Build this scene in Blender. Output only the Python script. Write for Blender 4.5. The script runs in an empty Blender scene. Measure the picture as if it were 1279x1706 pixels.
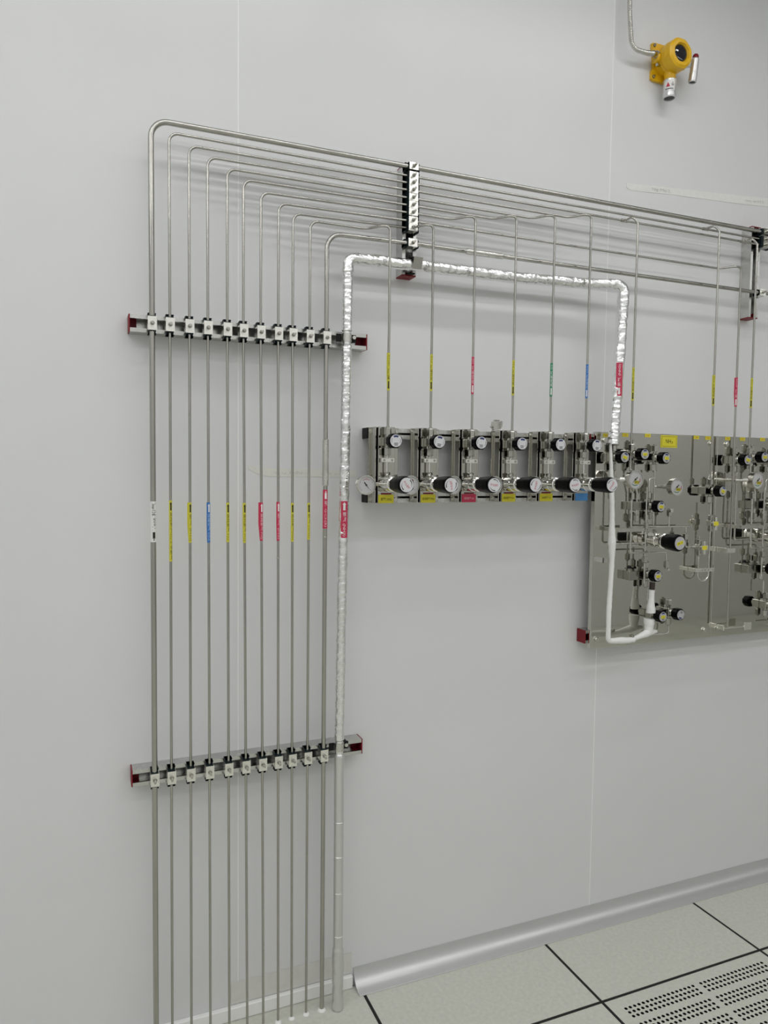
import bpy, math, random
from mathutils import Vector, Matrix, noise
random.seed(7)
scene = bpy.context.scene
COL = scene.collection
PI = math.pi

# ------------------------------------------------------------------ camera
# wall plane y = 0, floor z = 0, X runs to the right along the wall (metres)
YAW, PITCH, ROLL, FPX = 0.39390424, 0.05720194, 0.01167602, 1225.86
CAM = Vector((0.0, -1.886, 1.4632))
fwd = Vector((math.sin(YAW)*math.cos(PITCH), math.cos(YAW)*math.cos(PITCH), -math.sin(PITCH)))
rgt = Vector((math.cos(YAW), -math.sin(YAW), 0))
upv = rgt.cross(fwd)
r2 = rgt*math.cos(ROLL) + upv*math.sin(ROLL)
u2 = -rgt*math.sin(ROLL) + upv*math.cos(ROLL)
cd = bpy.data.cameras.new('camera')
cam = bpy.data.objects.new('camera', cd)
COL.objects.link(cam)
cam.matrix_world = Matrix(((r2.x, u2.x, -fwd.x, CAM.x), (r2.y, u2.y, -fwd.y, CAM.y),
                           (r2.z, u2.z, -fwd.z, CAM.z), (0, 0, 0, 1)))
cd.sensor_fit = 'HORIZONTAL'
cd.sensor_width = 36
cd.lens = FPX/1279*36
cd.clip_start = 0.05
scene.camera = cam

# ------------------------------------------------------------------ world, exposure
w = bpy.data.worlds.new('world')
scene.world = w
w.use_nodes = True
w.node_tree.nodes['Background'].inputs[0].default_value = (0.5, 0.5, 0.5, 1)
w.node_tree.nodes['Background'].inputs[1].default_value = 0.2
vs = scene.view_settings
vs.view_transform = 'Standard'
vs.look = 'None'
vs.gamma = 1
vs.use_curve_mapping = False
vs.exposure = 0.42
LAMP_POWER = 9.0            # emission strength of the ceiling strip lights
CEIL = 3.30
LAMP_ROWS = [(-0.85, 0.12, 4), (-2.05, 0.14, 5), (-3.15, 0.15, 7)]   # (y, width, number of strips), parallel to the wall

# ------------------------------------------------------------------ materials
MATS = {}
def mat(name, col, rough=0.5, metal=0.0, noise_amt=0.0, nscale=30.0, bump=0.0, bscale=60.0,
        spec=0.5, emit=0.0, coat=0.0, stretch=None, rvar=0.0):
    m = bpy.data.materials.new(name)
    m.use_nodes = True
    nt = m.node_tree
    b = nt.nodes['Principled BSDF']
    b.inputs['Base Color'].default_value = (*col, 1)
    b.inputs['Roughness'].default_value = rough
    b.inputs['Metallic'].default_value = metal
    b.inputs['Specular IOR Level'].default_value = spec
    b.inputs['Coat Weight'].default_value = coat
    tc = nt.nodes.new('ShaderNodeTexCoord')
    mp = nt.nodes.new('ShaderNodeMapping')
    if stretch:
        mp.inputs['Scale'].default_value = stretch
    nt.links.new(tc.outputs['Object'], mp.inputs['Vector'])
    nz = nt.nodes.new('ShaderNodeTexNoise')
    nz.inputs['Scale'].default_value = nscale
    nz.inputs['Detail'].default_value = 4
    nt.links.new(mp.outputs['Vector'], nz.inputs['Vector'])
    if noise_amt > 0:
        mr = nt.nodes.new('ShaderNodeMapRange')
        mr.inputs['From Min'].default_value = 0.3
        mr.inputs['From Max'].default_value = 0.7
        mr.inputs['To Min'].default_value = 1-noise_amt
        mr.inputs['To Max'].default_value = 1+noise_amt
        nt.links.new(nz.outputs['Fac'], mr.inputs['Value'])
        vm = nt.nodes.new('ShaderNodeVectorMath')
        vm.operation = 'SCALE'
        vm.inputs[0].default_value = col
        nt.links.new(mr.outputs['Result'], vm.inputs['Scale'])
        nt.links.new(vm.outputs['Vector'], b.inputs['Base Color'])
    if rvar > 0:
        m2 = nt.nodes.new('ShaderNodeMapRange')
        m2.inputs['From Min'].default_value = 0.3
        m2.inputs['From Max'].default_value = 0.7
        m2.inputs['To Min'].default_value = max(0.02, rough-rvar)
        m2.inputs['To Max'].default_value = rough+rvar
        nt.links.new(nz.outputs['Fac'], m2.inputs['Value'])
        nt.links.new(m2.outputs['Result'], b.inputs['Roughness'])
    if bump > 0:
        n2 = nt.nodes.new('ShaderNodeTexNoise')
        n2.inputs['Scale'].default_value = bscale
        n2.inputs['Detail'].default_value = 5
        nt.links.new(mp.outputs['Vector'], n2.inputs['Vector'])
        bp = nt.nodes.new('ShaderNodeBump')
        bp.inputs['Strength'].default_value = bump
        bp.inputs['Distance'].default_value = 0.002
        nt.links.new(n2.outputs['Fac'], bp.inputs['Height'])
        nt.links.new(bp.outputs['Normal'], b.inputs['Normal'])
    if emit > 0:
        b.inputs['Emission Color'].default_value = (*col, 1)
        b.inputs['Emission Strength'].default_value = emit
    MATS[name] = m
    return m

mat('wall_paint', (0.73, 0.732, 0.735), 0.34, noise_amt=0.012, nscale=3, spec=0.5, rvar=0.03)
mat('sealant', (0.90, 0.90, 0.88), 0.5)
mat('cove_metal', (0.60, 0.60, 0.60), 0.36, 0.55, rvar=0.04, nscale=8)
mat('tile', (0.60, 0.605, 0.535), 0.45, noise_amt=0.06, nscale=90, bump=0.05, bscale=200)
mat('tile_edge', (0.012, 0.012, 0.010), 0.6)
mat('subfloor', (0.03, 0.03, 0.03), 0.9)
mat('ceiling_paint', (0.55, 0.55, 0.545), 0.6)
mat('far_wall', (0.80, 0.80, 0.785), 0.5)
mat('lamp', (0.985, 0.992, 1.0), 0.5, emit=LAMP_POWER)
mat('lamp_housing', (0.75, 0.75, 0.75), 0.5)
mat('steel', (0.64, 0.63, 0.59), 0.24, 1.0, noise_amt=0.06, nscale=40, rvar=0.06)
mat('tube_steel', (0.46, 0.45, 0.415), 0.20, 1.0, noise_amt=0.10, nscale=14, rvar=0.06, stretch=(1, 1, 0.25))
mat('galv', (0.60, 0.60, 0.58), 0.25, 1.0, noise_amt=0.08, nscale=25, rvar=0.06)
mat('mirror', (0.62, 0.615, 0.565), 0.045, 1.0, noise_amt=0.015, nscale=3, rvar=0.012)
mat('block_steel', (0.40, 0.40, 0.355), 0.16, 1.0)
mat('bracket_mirror', (0.50, 0.49, 0.445), 0.07, 1.0)
mat('chrome', (0.80, 0.79, 0.76), 0.10, 1.0)
mat('nut_steel', (0.48, 0.475, 0.435), 0.18, 1.0)
mat('plate', (0.86, 0.85, 0.80), 0.26, 1.0, rvar=0.05)
mat('foil', (0.93, 0.93, 0.93), 0.21, 1.0, bump=0.35, bscale=140, rvar=0.05)
mat('foil_tape', (0.72, 0.72, 0.71), 0.36, 0.85, bump=0.25, bscale=60, rvar=0.05)
mat('rubber', (0.005, 0.013, 0.015), 0.5, spec=0.2)
mat('black', (0.003, 0.003, 0.0035), 0.32, spec=0.07)
mat('black_matte', (0.008, 0.008, 0.008), 0.6, spec=0.2)
mat('red_plastic', (0.20, 0.007, 0.014), 0.45, spec=0.3)
mat('white_print', (0.80, 0.80, 0.80), 0.4)
mat('silver_face', (0.66, 0.66, 0.68), 0.35)
mat('grey_face', (0.46, 0.46, 0.47), 0.35)
mat('dial', (0.80, 0.80, 0.80), 0.4)
mat('label_yellow', (0.62, 0.58, 0.045), 0.35)
mat('tag_yellow', (0.70, 0.62, 0.03), 0.4)
mat('label_red', (0.56, 0.030, 0.085), 0.35)
mat('label_blue', (0.035, 0.17, 0.50), 0.35)
mat('tag_blue', (0.06, 0.24, 0.55), 0.4)
mat('label_green', (0.02, 0.24, 0.11), 0.35)
mat('label_white', (0.78, 0.78, 0.76), 0.35)
mat('ink', (0.012, 0.012, 0.006), 0.5)
mat('ink_olive', (0.09, 0.08, 0.004), 0.5)
mat('ink_red', (0.55, 0.02, 0.07), 0.5)
mat('ink_blue', (0.02, 0.03, 0.13), 0.5)
mat('ink_pink', (0.80, 0.55, 0.60), 0.5)
mat('ink_pale', (0.45, 0.62, 0.85), 0.5)
mat('faint_ink', (0.60, 0.60, 0.56), 0.6)
mat('paper_tape', (0.79, 0.785, 0.76), 0.62, noise_amt=0.03, nscale=60)
mat('tape_pale', (0.735, 0.73, 0.675), 0.6, noise_amt=0.03, nscale=60)
mat('white_wrap', (0.84, 0.84, 0.82), 0.6, bump=0.35, bscale=90)
mat('brown_tape', (0.045, 0.030, 0.022), 0.5)
mat('yellow_paint', (0.80, 0.465, 0.007), 0.33, noise_amt=0.04, nscale=60, bump=0.08, bscale=300)
mat('aluminium', (0.74, 0.74, 0.74), 0.30, 0.7)
mat('lens_black', (0.006, 0.006, 0.012), 0.04, spec=0.8)
mat('grille', (0.08, 0.08, 0.08), 0.7)
mat('patch', (0.70, 0.695, 0.66), 0.6, noise_amt=0.05, nscale=25)

def glass_mat():
    m = bpy.data.materials.new('gauge_glass')
    m.use_nodes = True
    nt = m.node_tree
    nt.nodes.clear()
    out = nt.nodes.new('ShaderNodeOutputMaterial')
    mix = nt.nodes.new('ShaderNodeMixShader')
    tr = nt.nodes.new('ShaderNodeBsdfTransparent')
    gl = nt.nodes.new('ShaderNodeBsdfGlossy')
    gl.inputs['Roughness'].default_value = 0.03
    fr = nt.nodes.new('ShaderNodeFresnel')
    fr.inputs['IOR'].default_value = 1.35
    nt.links.new(fr.outputs[0], mix.inputs[0])
    nt.links.new(tr.outputs[0], mix.inputs[1])
    nt.links.new(gl.outputs[0], mix.inputs[2])
    nt.links.new(mix.outputs[0], out.inputs[0])
    MATS['gauge_glass'] = m
glass_mat()

# ------------------------------------------------------------------ mesh building
def frame(ax):
    a = Vector(ax).normalized()
    t = Vector((0, 0, 1)) if abs(a.z) < 0.9 else Vector((1, 0, 0))
    u = t.cross(a).normalized()
    return u, a.cross(u), a

class MB:
    def __init__(s):
        s.v = []; s.f = []; s.m = []; s.sm = []
    def add(s, vs_, fs_, mi=0, smooth=False):
        o = len(s.v)
        s.v += [tuple(p) for p in vs_]
        for f in fs_:
            s.f.append(tuple(i+o for i in f)); s.m.append(mi); s.sm.append(smooth)
        return s
    def box(s, x0, x1, y0, y1, z0, z1, mi=0):
        v = [(x, y, z) for x in (x0, x1) for y in (y0, y1) for z in (z0, z1)]
        return s.add(v, [(0, 1, 3, 2), (4, 6, 7, 5), (0, 4, 5, 1), (2, 3, 7, 6), (0, 2, 6, 4), (1, 5, 7, 3)], mi)
    def bbox(s, x0, x1, y0, y1, z0, z1, b=0.001, mi=0):
        """box with chamfered edges"""
        vs_ = []; idx = {}
        X = (x0, x1); Y = (y0, y1); Z = (z0, z1)
        for i in (0, 1):
            for j in (0, 1):
                for k in (0, 1):
                    sx, sy, sz = (1-2*i)*b, (1-2*j)*b, (1-2*k)*b
                    idx[i, j, k, 'x'] = len(vs_); vs_.append((X[i], Y[j]+sy, Z[k]+sz))
                    idx[i, j, k, 'y'] = len(vs_); vs_.append((X[i]+sx, Y[j], Z[k]+sz))
                    idx[i, j, k, 'z'] = len(vs_); vs_.append((X[i]+sx, Y[j]+sy, Z[k]))
        F = []
        for a in range(3):
            for e in (0, 1):
                q = []
                for (p, r) in ((0, 0), (1, 0), (1, 1), (0, 1)):
                    c = [p, r]; c.insert(a, e); q.append(idx[(*c, 'xyz'[a])])
                F.append(q if (e == 1) != (a == 1) else q[::-1])
        for a in range(3):
            o1, o2 = [t for t in range(3) if t != a]
            for p in (0, 1):
                for r in (0, 1):
                    q = []
                    for (e, ax_) in ((0, o1), (1, o1), (1, o2), (0, o2)):
                        c = [0, 0, 0]; c[a] = e; c[o1] = p; c[o2] = r
                        q.append(idx[(*c, 'xyz'[ax_])])
                    F.append(q)
        for i in (0, 1):
            for j in (0, 1):
                for k in (0, 1):
                    F.append([idx[i, j, k, t] for t in 'xyz'])
        return s.add(vs_, F, mi)
    def lathe(s, org, ax, prof, n=20, mi=0, lobes=0, depth=0.0, caps=True, smooth=True, rot=0.0, share=False):
        u, v, a = frame(ax)
        org = Vector(org)
        def ring(t, r):
            out = []
            for i in range(n):
                an = 2*PI*i/n + rot
                rr = r*(1-depth*(0.5+0.5*math.cos(lobes*an))) if lobes else r
                out.append(org + a*t + (u*math.cos(an)+v*math.sin(an))*rr)
            return out
        if share:
            vs_ = []
            for t, r in prof: vs_ += ring(t, r)
            fs_ = [(k*n+i, k*n+(i+1) % n, (k+1)*n+(i+1) % n, (k+1)*n+i) for k in range(len(prof)-1) for i in range(n)]
            s.add(vs_, fs_, mi, smooth)
        else:
            for k in range(len(prof)-1):
                vs_ = ring(*prof[k]) + ring(*prof[k+1])
                s.add(vs_, [(i, (i+1) % n, n+(i+1) % n, n+i) for i in range(n)], mi, smooth)
        if caps:
            if prof[0][1] > 1e-6: s.add(ring(*prof[0]), [tuple(range(n))[::-1]], mi)
            if prof[-1][1] > 1e-6: s.add(ring(*prof[-1]), [tuple(range(n))], mi)
        return s
    def cyl(s, p0, p1, r, n=16, mi=0, smooth=True, rot=0.0, r1=None):
        d = Vector(p1)-Vector(p0)
        return s.lathe(p0, d, [(0, r), (d.length, r if r1 is None else r1)], n, mi, smooth=smooth, rot=rot)
    def hexnut(s, p0, p1, r, mi=0, rot=0.0):
        d = Vector(p1)-Vector(p0); L = d.length; c = min(0.15*r, L*0.2)
        return s.lathe(p0, d, [(0, r*0.88), (c, r), (L-c, r), (L, r*0.88)], 6, mi, smooth=False, rot=rot)
    def path(s, pts, r, n=12, mi=0, rfun=None, caps=True, smooth=True):
        pts = [Vector(p) for p in pts]
        N = len(pts)
        tan = []
        for i in range(N):
            t = (pts[min(i+1, N-1)]-pts[max(i-1, 0)])
            tan.append(t.normalized())
        u, v, _ = frame(tan[0])
        vs_ = []; run = 0
        for i in range(N):
            if i:
                run += (pts[i]-pts[i-1]).length
                u = (u - tan[i]*u.dot(tan[i])).normalized()
                v = tan[i].cross(u)
            for k in range(n):
                an = 2*PI*k/n
                dv = u*math.cos(an)+v*math.sin(an)
                rr = rfun(pts[i], dv, run, an) if rfun else r
                vs_.append(pts[i]+dv*rr)
        fs_ = [(i*n+k, i*n+(k+1) % n, (i+1)*n+(k+1) % n, (i+1)*n+k) for i in range(N-1) for k in range(n)]
        s.add(vs_, fs_, mi, smooth)
        if caps:
            s.add(vs_[:n], [tuple(range(n))[::-1]], mi)
            s.add(vs_[-n:], [tuple(range(n))], mi)
        return s
    def prism(s, poly, org, u, v, wv, h, mi=0):
        org = Vector(org); u = Vector(u); v = Vector(v); wv = Vector(wv)
        n = len(poly)
        a = [org+u*p[0]+v*p[1] for p in poly]
        b = [p+wv*h for p in a]
        s.add(a, [tuple(range(n))[::-1]], mi)
        s.add(b, [tuple(range(n))], mi)
        for i in range(n):
            j = (i+1) % n
            s.add([a[i], a[j], b[j], b[i]], [(0, 1, 2, 3)], mi)
        return s
    def disc(s, c, ax, r, n=24, mi=0, r_in=0.0, a0=0.0, a1=2*PI):
        """flat disc, ring or arc; a measured with x to the right, z up when ax is -y"""
        u, v, a = frame(ax)
        c = Vector(c)
        if tuple(ax) == (0, -1, 0): u, v = Vector((1, 0, 0)), Vector((0, 0, 1))
        full = abs(a1-a0-2*PI) < 1e-6
        m = n if full else n+1
        angs = [a0+(a1-a0)*i/n for i in range(m)]
        if r_in == 0 and full:
            s.add([c+(u*math.cos(t)+v*math.sin(t))*r for t in angs], [tuple(range(m))], mi)
        else:
            vs_ = [c+(u*math.cos(t)+v*math.sin(t))*q for t in angs for q in (r_in, r)]
            s.add(vs_, [(2*i, 2*i+1, 2*((i+1) % m)+1, 2*((i+1) % m)) for i in range(n)], mi)
        return s
    def build(s, name, mats, parent=None, kind=None):
        me = bpy.data.meshes.new(name)
        off = Vector(parent['_w']) if parent is not None and '_w' in parent else Vector((0, 0, 0))
        me.from_pydata([(x-off.x, y-off.y, z-off.z) for x, y, z in s.v], [], s.f)
        if isinstance(mats, str): mats = [mats]
        for m in mats: me.materials.append(MATS[m])
        me.polygons.foreach_set('material_index', s.m)
        me.polygons.foreach_set('use_smooth', s.sm)
        me.validate()
        me.update()
        o = bpy.data.objects.new(name, me)
        COL.objects.link(o)
        if parent is not None:
            o.parent = parent
            if '_w' in parent: o['_w'] = parent['_w']
        if kind: o['kind'] = kind
        return o

def tag(o, label, cat, group=None):
    o['label'] = label; o['category'] = cat
    if group: o['group'] = group
    return o
def thing(name, label, cat, loc=(0, 0, 0), group=None):
    o = bpy.data.objects.new(name, None)
    o.empty_display_size = 0.02
    COL.objects.link(o)
    o.location = loc
    o['_w'] = tuple(float(c) for c in loc)
    return tag(o, label, cat, group)
def struct(name, mb, m, parent=None):
    o = mb.build(name, m, parent)
    if parent is None: o['kind'] = 'structure'
    return o
def copy_tree(o, parent=None):
    c = o.copy()
    COL.objects.link(c)
    c.parent = parent
    for ch in o.children: copy_tree(ch, c)
    return c

def fillet(pts, rad, n=8):
    pts = [Vector(p) for p in pts]
    if not isinstance(rad, (list, tuple)): rad = [rad]*len(pts)
    out = [pts[0]]
    for i in range(1, len(pts)-1):
        p, a, b = pts[i], pts[i-1]-pts[i], pts[i+1]-pts[i]
        la, lb = a.length, b.length
        a.normalize(); b.normalize()
        ang = a.angle(b)
        if ang > PI-0.02:
            out.append(p); continue
        t = min(rad[i]/math.tan(ang/2), la*0.48, lb*0.48)
        r = t*math.tan(ang/2)
        bis = (a+b).normalized()
        c = p + bis*(r/math.sin(ang/2))
        s0 = p+a*t-c; s1 = p+b*t-c
        th = s0.angle(s1)
        for k in range(n+1):
            f = k/n
            out.append(c + s0*(math.sin((1-f)*th)/math.sin(th)) + s1*(math.sin(f*th)/math.sin(th)))
    out.append(pts[-1])
    return out

TXT = {}
def text_polys(body):
    if body in TXT: return TXT[body]
    c = bpy.data.curves.new('lettering', 'FONT')
    c.body = body; c.size = 1; c.resolution_u = 1
    c.align_x = 'CENTER'; c.align_y = 'CENTER'
    o = bpy.data.objects.new('lettering', c)
    COL.objects.link(o)
    dg = bpy.context.evaluated_depsgraph_get()
    me = bpy.data.meshes.new_from_object(o.evaluated_get(dg))
    vs_ = [(v.co.x, v.co.y) for v in me.vertices]
    fs_ = [tuple(p.vertices) for p in me.polygons]
    bpy.data.objects.remove(o); bpy.data.curves.remove(c); bpy.data.meshes.remove(me)
    xs = [p[0] for p in vs_]; ys = [p[1] for p in vs_]
    cx, cy = (min(xs)+max(xs))/2, (min(ys)+max(ys))/2
    vs_ = [(x-cx, y-cy) for x, y in vs_]
    TXT[body] = (vs_, fs_, max(xs)-min(xs), max(ys)-min(ys))
    return TXT[body]
def flat_text(mb, body, c, width, height, mi=0, rot=0.0, y=None):
    """lettering on a face looking along -y, centred at c, fitted into width x height"""
    vs_, fs_, W_, H_ = text_polys(body)
    sx, sz = width/W_, height/H_
    cr, sr = math.cos(rot), math.sin(rot)
    mb.add([(c[0]+(x*sx*cr-q*sz*sr), c[1], c[2]+(x*sx*sr+q*sz*cr)) for x, q in vs_], fs_, mi)
    return mb

def to_cam_angle(x, d):
    """bearing, seen from above, from a vertical tube at (x, -d) to the viewer's side of the room"""
    return math.atan2(CAM.y+d, CAM.x-x)
def pipe_label(parent, x, d, r, z0, z1, base, ink, txt, arrow='up', dz=None, flap=0.0, aim=0.0, name='pipe_label', wrap=True, span=PI, arrow_mat=None):
    """printed sticker wrapped round a vertical tube: arrow at one end, lettering starts at the arrow"""
    mb = MB()
    R = r+0.0005
    th0 = to_cam_angle(x, d)+aim
    L = z1-z0
    def pt(sv, cv, rr):           # sv along the reading direction 0..L from the arrow end, cv across (up of text)
        z = (z1-sv) if arrow == 'up' else (z0+sv)
        a = th0 + (cv/R)*(1 if arrow == 'up' else -1)
        return (x+rr*math.cos(a), -d+rr*math.sin(a), z)
    if wrap:
        mb.lathe((x, -d, z0), (0, 0, 1), [(0, r), (0, R), (L, R), (L, r)], 20, 0, caps=False)
    else:
        n = 14
        vs_ = [(x+R*math.cos(th0-span/2+span*k/n), -d+R*math.sin(th0-span/2+span*k/n), z) for z in (z0, z1) for k in range(n+1)]
        mb.add(vs_, [(k, k+1, n+2+k, n+1+k) for k in range(n)], 0, True)
    if flap:
        f = Vector((math.cos(th0-PI/2), math.sin(th0-PI/2), 0))
        p = Vector((x, -d, 0))+f*R*0.98
        q = p+f*flap
        nb = Vector((math.cos(th0), math.sin(th0), 0))*0.0003
        a, b = (z0, z1)
        zz = [(p, a), (q, a+L*0.45), (q, b), (p, b)]
        mb.add([(w_.x+nb.x, w_.y+nb.y, z) for w_, z in zz]+[(w_.x-nb.x, w_.y-nb.y, z) for w_, z in zz],
               [(0, 1, 2, 3), (7, 6, 5, 4), (0, 4, 5, 1), (1, 5, 6, 2), (2, 6, 7, 3)], 0)
    lab = mb.build(name, base, parent)
    pr = MB()
    Ri = R+0.0003
    hw = min(R*0.75, 0.0052)
    al = min(0.021, L*0.24)
    s0 = 0.003
    tip = 0.0062
    seg = 6
    for k in range(seg):
        c0 = -hw*0.55+hw*1.1*k/seg; c1 = -hw*0.55+hw*1.1*(k+1)/seg
        pr.add([pt(s0+tip, c0, Ri), pt(s0+al, c0, Ri), pt(s0+al, c1, Ri), pt(s0+tip, c1, Ri)], [(0, 1, 2, 3), ], 0)
    pr.add([pt(s0, 0, Ri), pt(s0+tip, -hw, Ri), pt(s0+tip, 0, Ri), pt(s0+tip, hw, Ri)], [(0, 1, 2), (0, 2, 3)], 0)
    pr.build('arrow_print', arrow_mat or ink, lab)
    if txt:
        tp = MB()
        vs_, fs_, W_, H_ = text_polys(txt)
        avail = L-al-s0-0.008
        sc = min(avail/W_, 1.0)
        sh = min(2*hw*0.95/H_, sc*1.15)
        c = s0+al+0.004+avail/2
        tp.add([pt(c+px*sc, py*sh, Ri) for px, py in vs_], fs_, 0)
        tp.build('lettering', ink, lab)
    return lab

# ------------------------------------------------------------------ room shell
SEAMS = [-3.064, -1.9165, -0.769, 0.3785, 1.526, 2.6735, 3.821]
XL, XR, YF = -3.6, 4.4, -3.8
wall = struct('wall_back', MB().box(XL, XR, 0.004, 0.05, 0, CEIL), 'far_wall')
edges = [XL]+[s for s in SEAMS]+[XR]
for a, b in zip(edges[:-1], edges[1:]):
    MB().box(a+(0.0012 if a != XL else 0), b-(0.0012 if b != XR else 0), 0, 0.004, 0, CEIL).build('wall_panel', 'wall_paint', wall)
for s in SEAMS:
    m = MB()
    vs_ = []
    for z in (0.0, CEIL):
        for k in range(5):
            t = -1+k*0.5
            vs_.append((s+t*0.0016, -0.0008*(1-t*t)-0.0001, z))
    m.add(vs_, [(k, k+1, 6+k, 5+k) for k in range(4)], 0, True)
    m.build('seam_sealant', 'sealant', wall)
struct('wall_left', MB().box(XL-0.05, XL, YF, 0, 0, CEIL), 'wall_paint')
struct('wall_right', MB().box(XR+2.4, XR+2.45, YF, 0, 0, CEIL), 'far_wall')
struct('wall_front', MB().box(XL, XR+2.4, YF-0.05, YF, 0, CEIL), 'far_wall')
struct('wall_side', MB().box(XR, XR+2.4, 0.0, 0.05, 0, CEIL), 'far_wall')
struct('ceiling', MB().box(XL, XR+2.4, YF, 0.0, CEIL, CEIL+0.05), 'ceiling_paint')

# raised floor: 600 mm tiles with black edge trim
floor = struct('floor', MB().box(XL, XR+2.4, YF, 0.0, -0.09, -0.06), 'subfloor')
TX0, TY0, TP = 0.1217, -0.317, 0.6
GAP, EDGE = 0.0012, 0.0040
tile_cache = {}
def tile_mesh(wx, wy):
    key = (round(wx, 4), round(wy, 4))
    if key in tile_cache: return tile_cache[key]
    top = MB().box(-wx/2+EDGE, wx/2-EDGE, -wy/2+EDGE, wy/2-EDGE, -0.035, 0.0)
    edge = MB()
    for (x0, x1, y0, y1) in ((-wx/2, wx/2, -wy/2, -wy/2+EDGE), (-wx/2, wx/2, wy/2-EDGE, wy/2),
                             (-wx/2, -wx/2+EDGE, -wy/2+EDGE, wy/2-EDGE), (wx/2-EDGE, wx/2, -wy/2+EDGE, wy/2-EDGE)):
        edge.box(x0, x1, y0, y1, -0.035, -0.0004)
    a = top.build('floor_tile', 'tile', floor)
    b = edge.build('edge_trim', 'tile_edge', a)
    tile_cache[key] = (a, b, [False])
    return tile_cache[key]
def perf_tile(wx, wy):
    """ventilated tile: 3-row bands of round holes cut through the plate"""
    m = MB()
    p = 0.015
    R = 0.0049
    n = 8
    x0, y1 = -wx/2, wy/2
    colx = [0.0445+p*i for i in range(17)] + [0.3145+p*i for i in range(17)]
    rows = []
    k = 0
    while True:
        yy = 0.0445+0.0596*k
        if yy+0.03 > 0.58: break
        rows += [yy, yy+p, yy+2*p]
        k += 1
    xs = sorted(set([EDGE, wx-EDGE] + [round(c-p/2, 5) for c in colx]+[round(c+p/2, 5) for c in colx]))
    ys = sorted(set([EDGE, wy-EDGE] + [round(c-p/2, 5) for c in rows]+[round(c+p/2, 5) for c in rows]))
    hx = {round(c, 4) for c in colx}; hy = {round(c, 4) for c in rows}
    for i in range(len(xs)-1):
        for j in range(len(ys)-1):
            a, b, c, d = xs[i], xs[i+1], ys[j], ys[j+1]
            if b-a < 1e-4 or d-c < 1e-4: continue
            mx, my = (a+b)/2, (c+d)/2
            if round(mx, 4) in hx and round(my, 4) in hy:
                out = []
                for q in range(n):
                    an = 2*PI*q/n
                    cx_, sy_ = math.cos(an), math.sin(an)
                    sc = 1/max(abs(cx_), abs(sy_))
                    out.append((x0+mx+cx_*sc*(b-a)/2, y1-my+sy_*sc*(d-c)/2, 0))
                inn = [(x0+mx+R*math.cos(2*PI*q/n), y1-my+R*math.sin(2*PI*q/n), 0) for q in range(n)]
                low = [(x, y, -0.02) for x, y, z in inn]
                m.add(out+inn, [(q, (q+1) % n, n+(q+1) % n, n+q) for q in range(n)])
                m.add(inn+low, [(q, (q+1) % n, n+(q+1) % n, n+q) for q in range(n)], 1)
            else:
                m.add([(x0+a, y1-c, 0), (x0+b, y1-c, 0), (x0+b, y1-d, 0), (x0+a, y1-d, 0)], [(3, 2, 1, 0)])
    o = m.build('perforated_tile', ['tile', 'black_matte'], floor)
    o['label'] = 'pale tile pierced by bands of round holes'
    e = MB()
    for (q0, q1, r0, r1) in ((-wx/2, wx/2, -wy/2, -wy/2+EDGE), (-wx/2, wx/2, wy/2-EDGE, wy/2),
                             (-wx/2, -wx/2+EDGE, -wy/2+EDGE, wy/2-EDGE), (wx/2-EDGE, wx/2, -wy/2+EDGE, wy/2-EDGE)):
        e.box(q0, q1, r0, r1, -0.035, -0.0004)
    e.build('edge_trim', 'tile_edge', o)
    return o
ybands = [(0.0, TY0)] + [(TY0-TP*k, TY0-TP*(k+1)) for k in range(7)]
for j, (ya, yb) in enumerate(ybands):
    yb = max(yb, YF)
    if ya-yb < 0.02: continue
    for i in range(-7, 12):
        xa = TX0+TP*i; xb = xa+TP
        xa = max(xa, XL); xb = min(xb, XR+2.4)
        if xb-xa < 0.05: continue
        wx, wy = xb-xa-GAP, ya-yb-GAP
        if j == 1 and i in (2, 3):
            o = perf_tile(wx, wy)
        else:
            a, b, used = tile_mesh(wx, wy)
            if not used[0]:
                o = a; used[0] = True
            else:
                o = copy_tree(a, floor)
        o.location = ((xa+xb)/2, (ya+yb)/2, 0)

# aluminium cove between wall and floor, it stops short of the tubes
m = MB()
R = 0.05
prof = [(0.0, 0.052), (0.0025, 0.052)]
for k in range(29):
    t = PI/2*k/28
    prof.append((R+0.0015-(R-0.001)*math.cos(t)+0.0, R+0.0015-(R-0.001)*math.sin(t)))
prof += [(0.052, 0.002), (0.052, 0.0), (0.0, 0.0)]
n = len(prof)
XA, XB = 0.706, XR
vs_ = [(x, -d-0.0004, z+0.0003) for x in (XA, XB) for d, z in prof]
for i in range(n):
    j = (i+1) % n
    m.add([vs_[i], vs_[j], vs_[n+j], vs_[n+i]], [(0, 1, 2, 3)], 0, False)
m.add(vs_[:n], [tuple(range(n))]); m.add(vs_[n:], [tuple(range(n))[::-1]])
cove = struct('trim_1', m, 'cove_metal')
struct('baseboard_left', MB().bbox(XL, 0.700, -0.014, -0.0004, 0.0005, 0.036, 0.002), 'sealant')
tag(MB().box(0.36, 0.70, -0.0018, -0.0008, 0.0385, 0.098).build('wall_patch', 'patch'),
    'thin beige repair sheet on wall foot behind the tube ends', 'patch')

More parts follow.
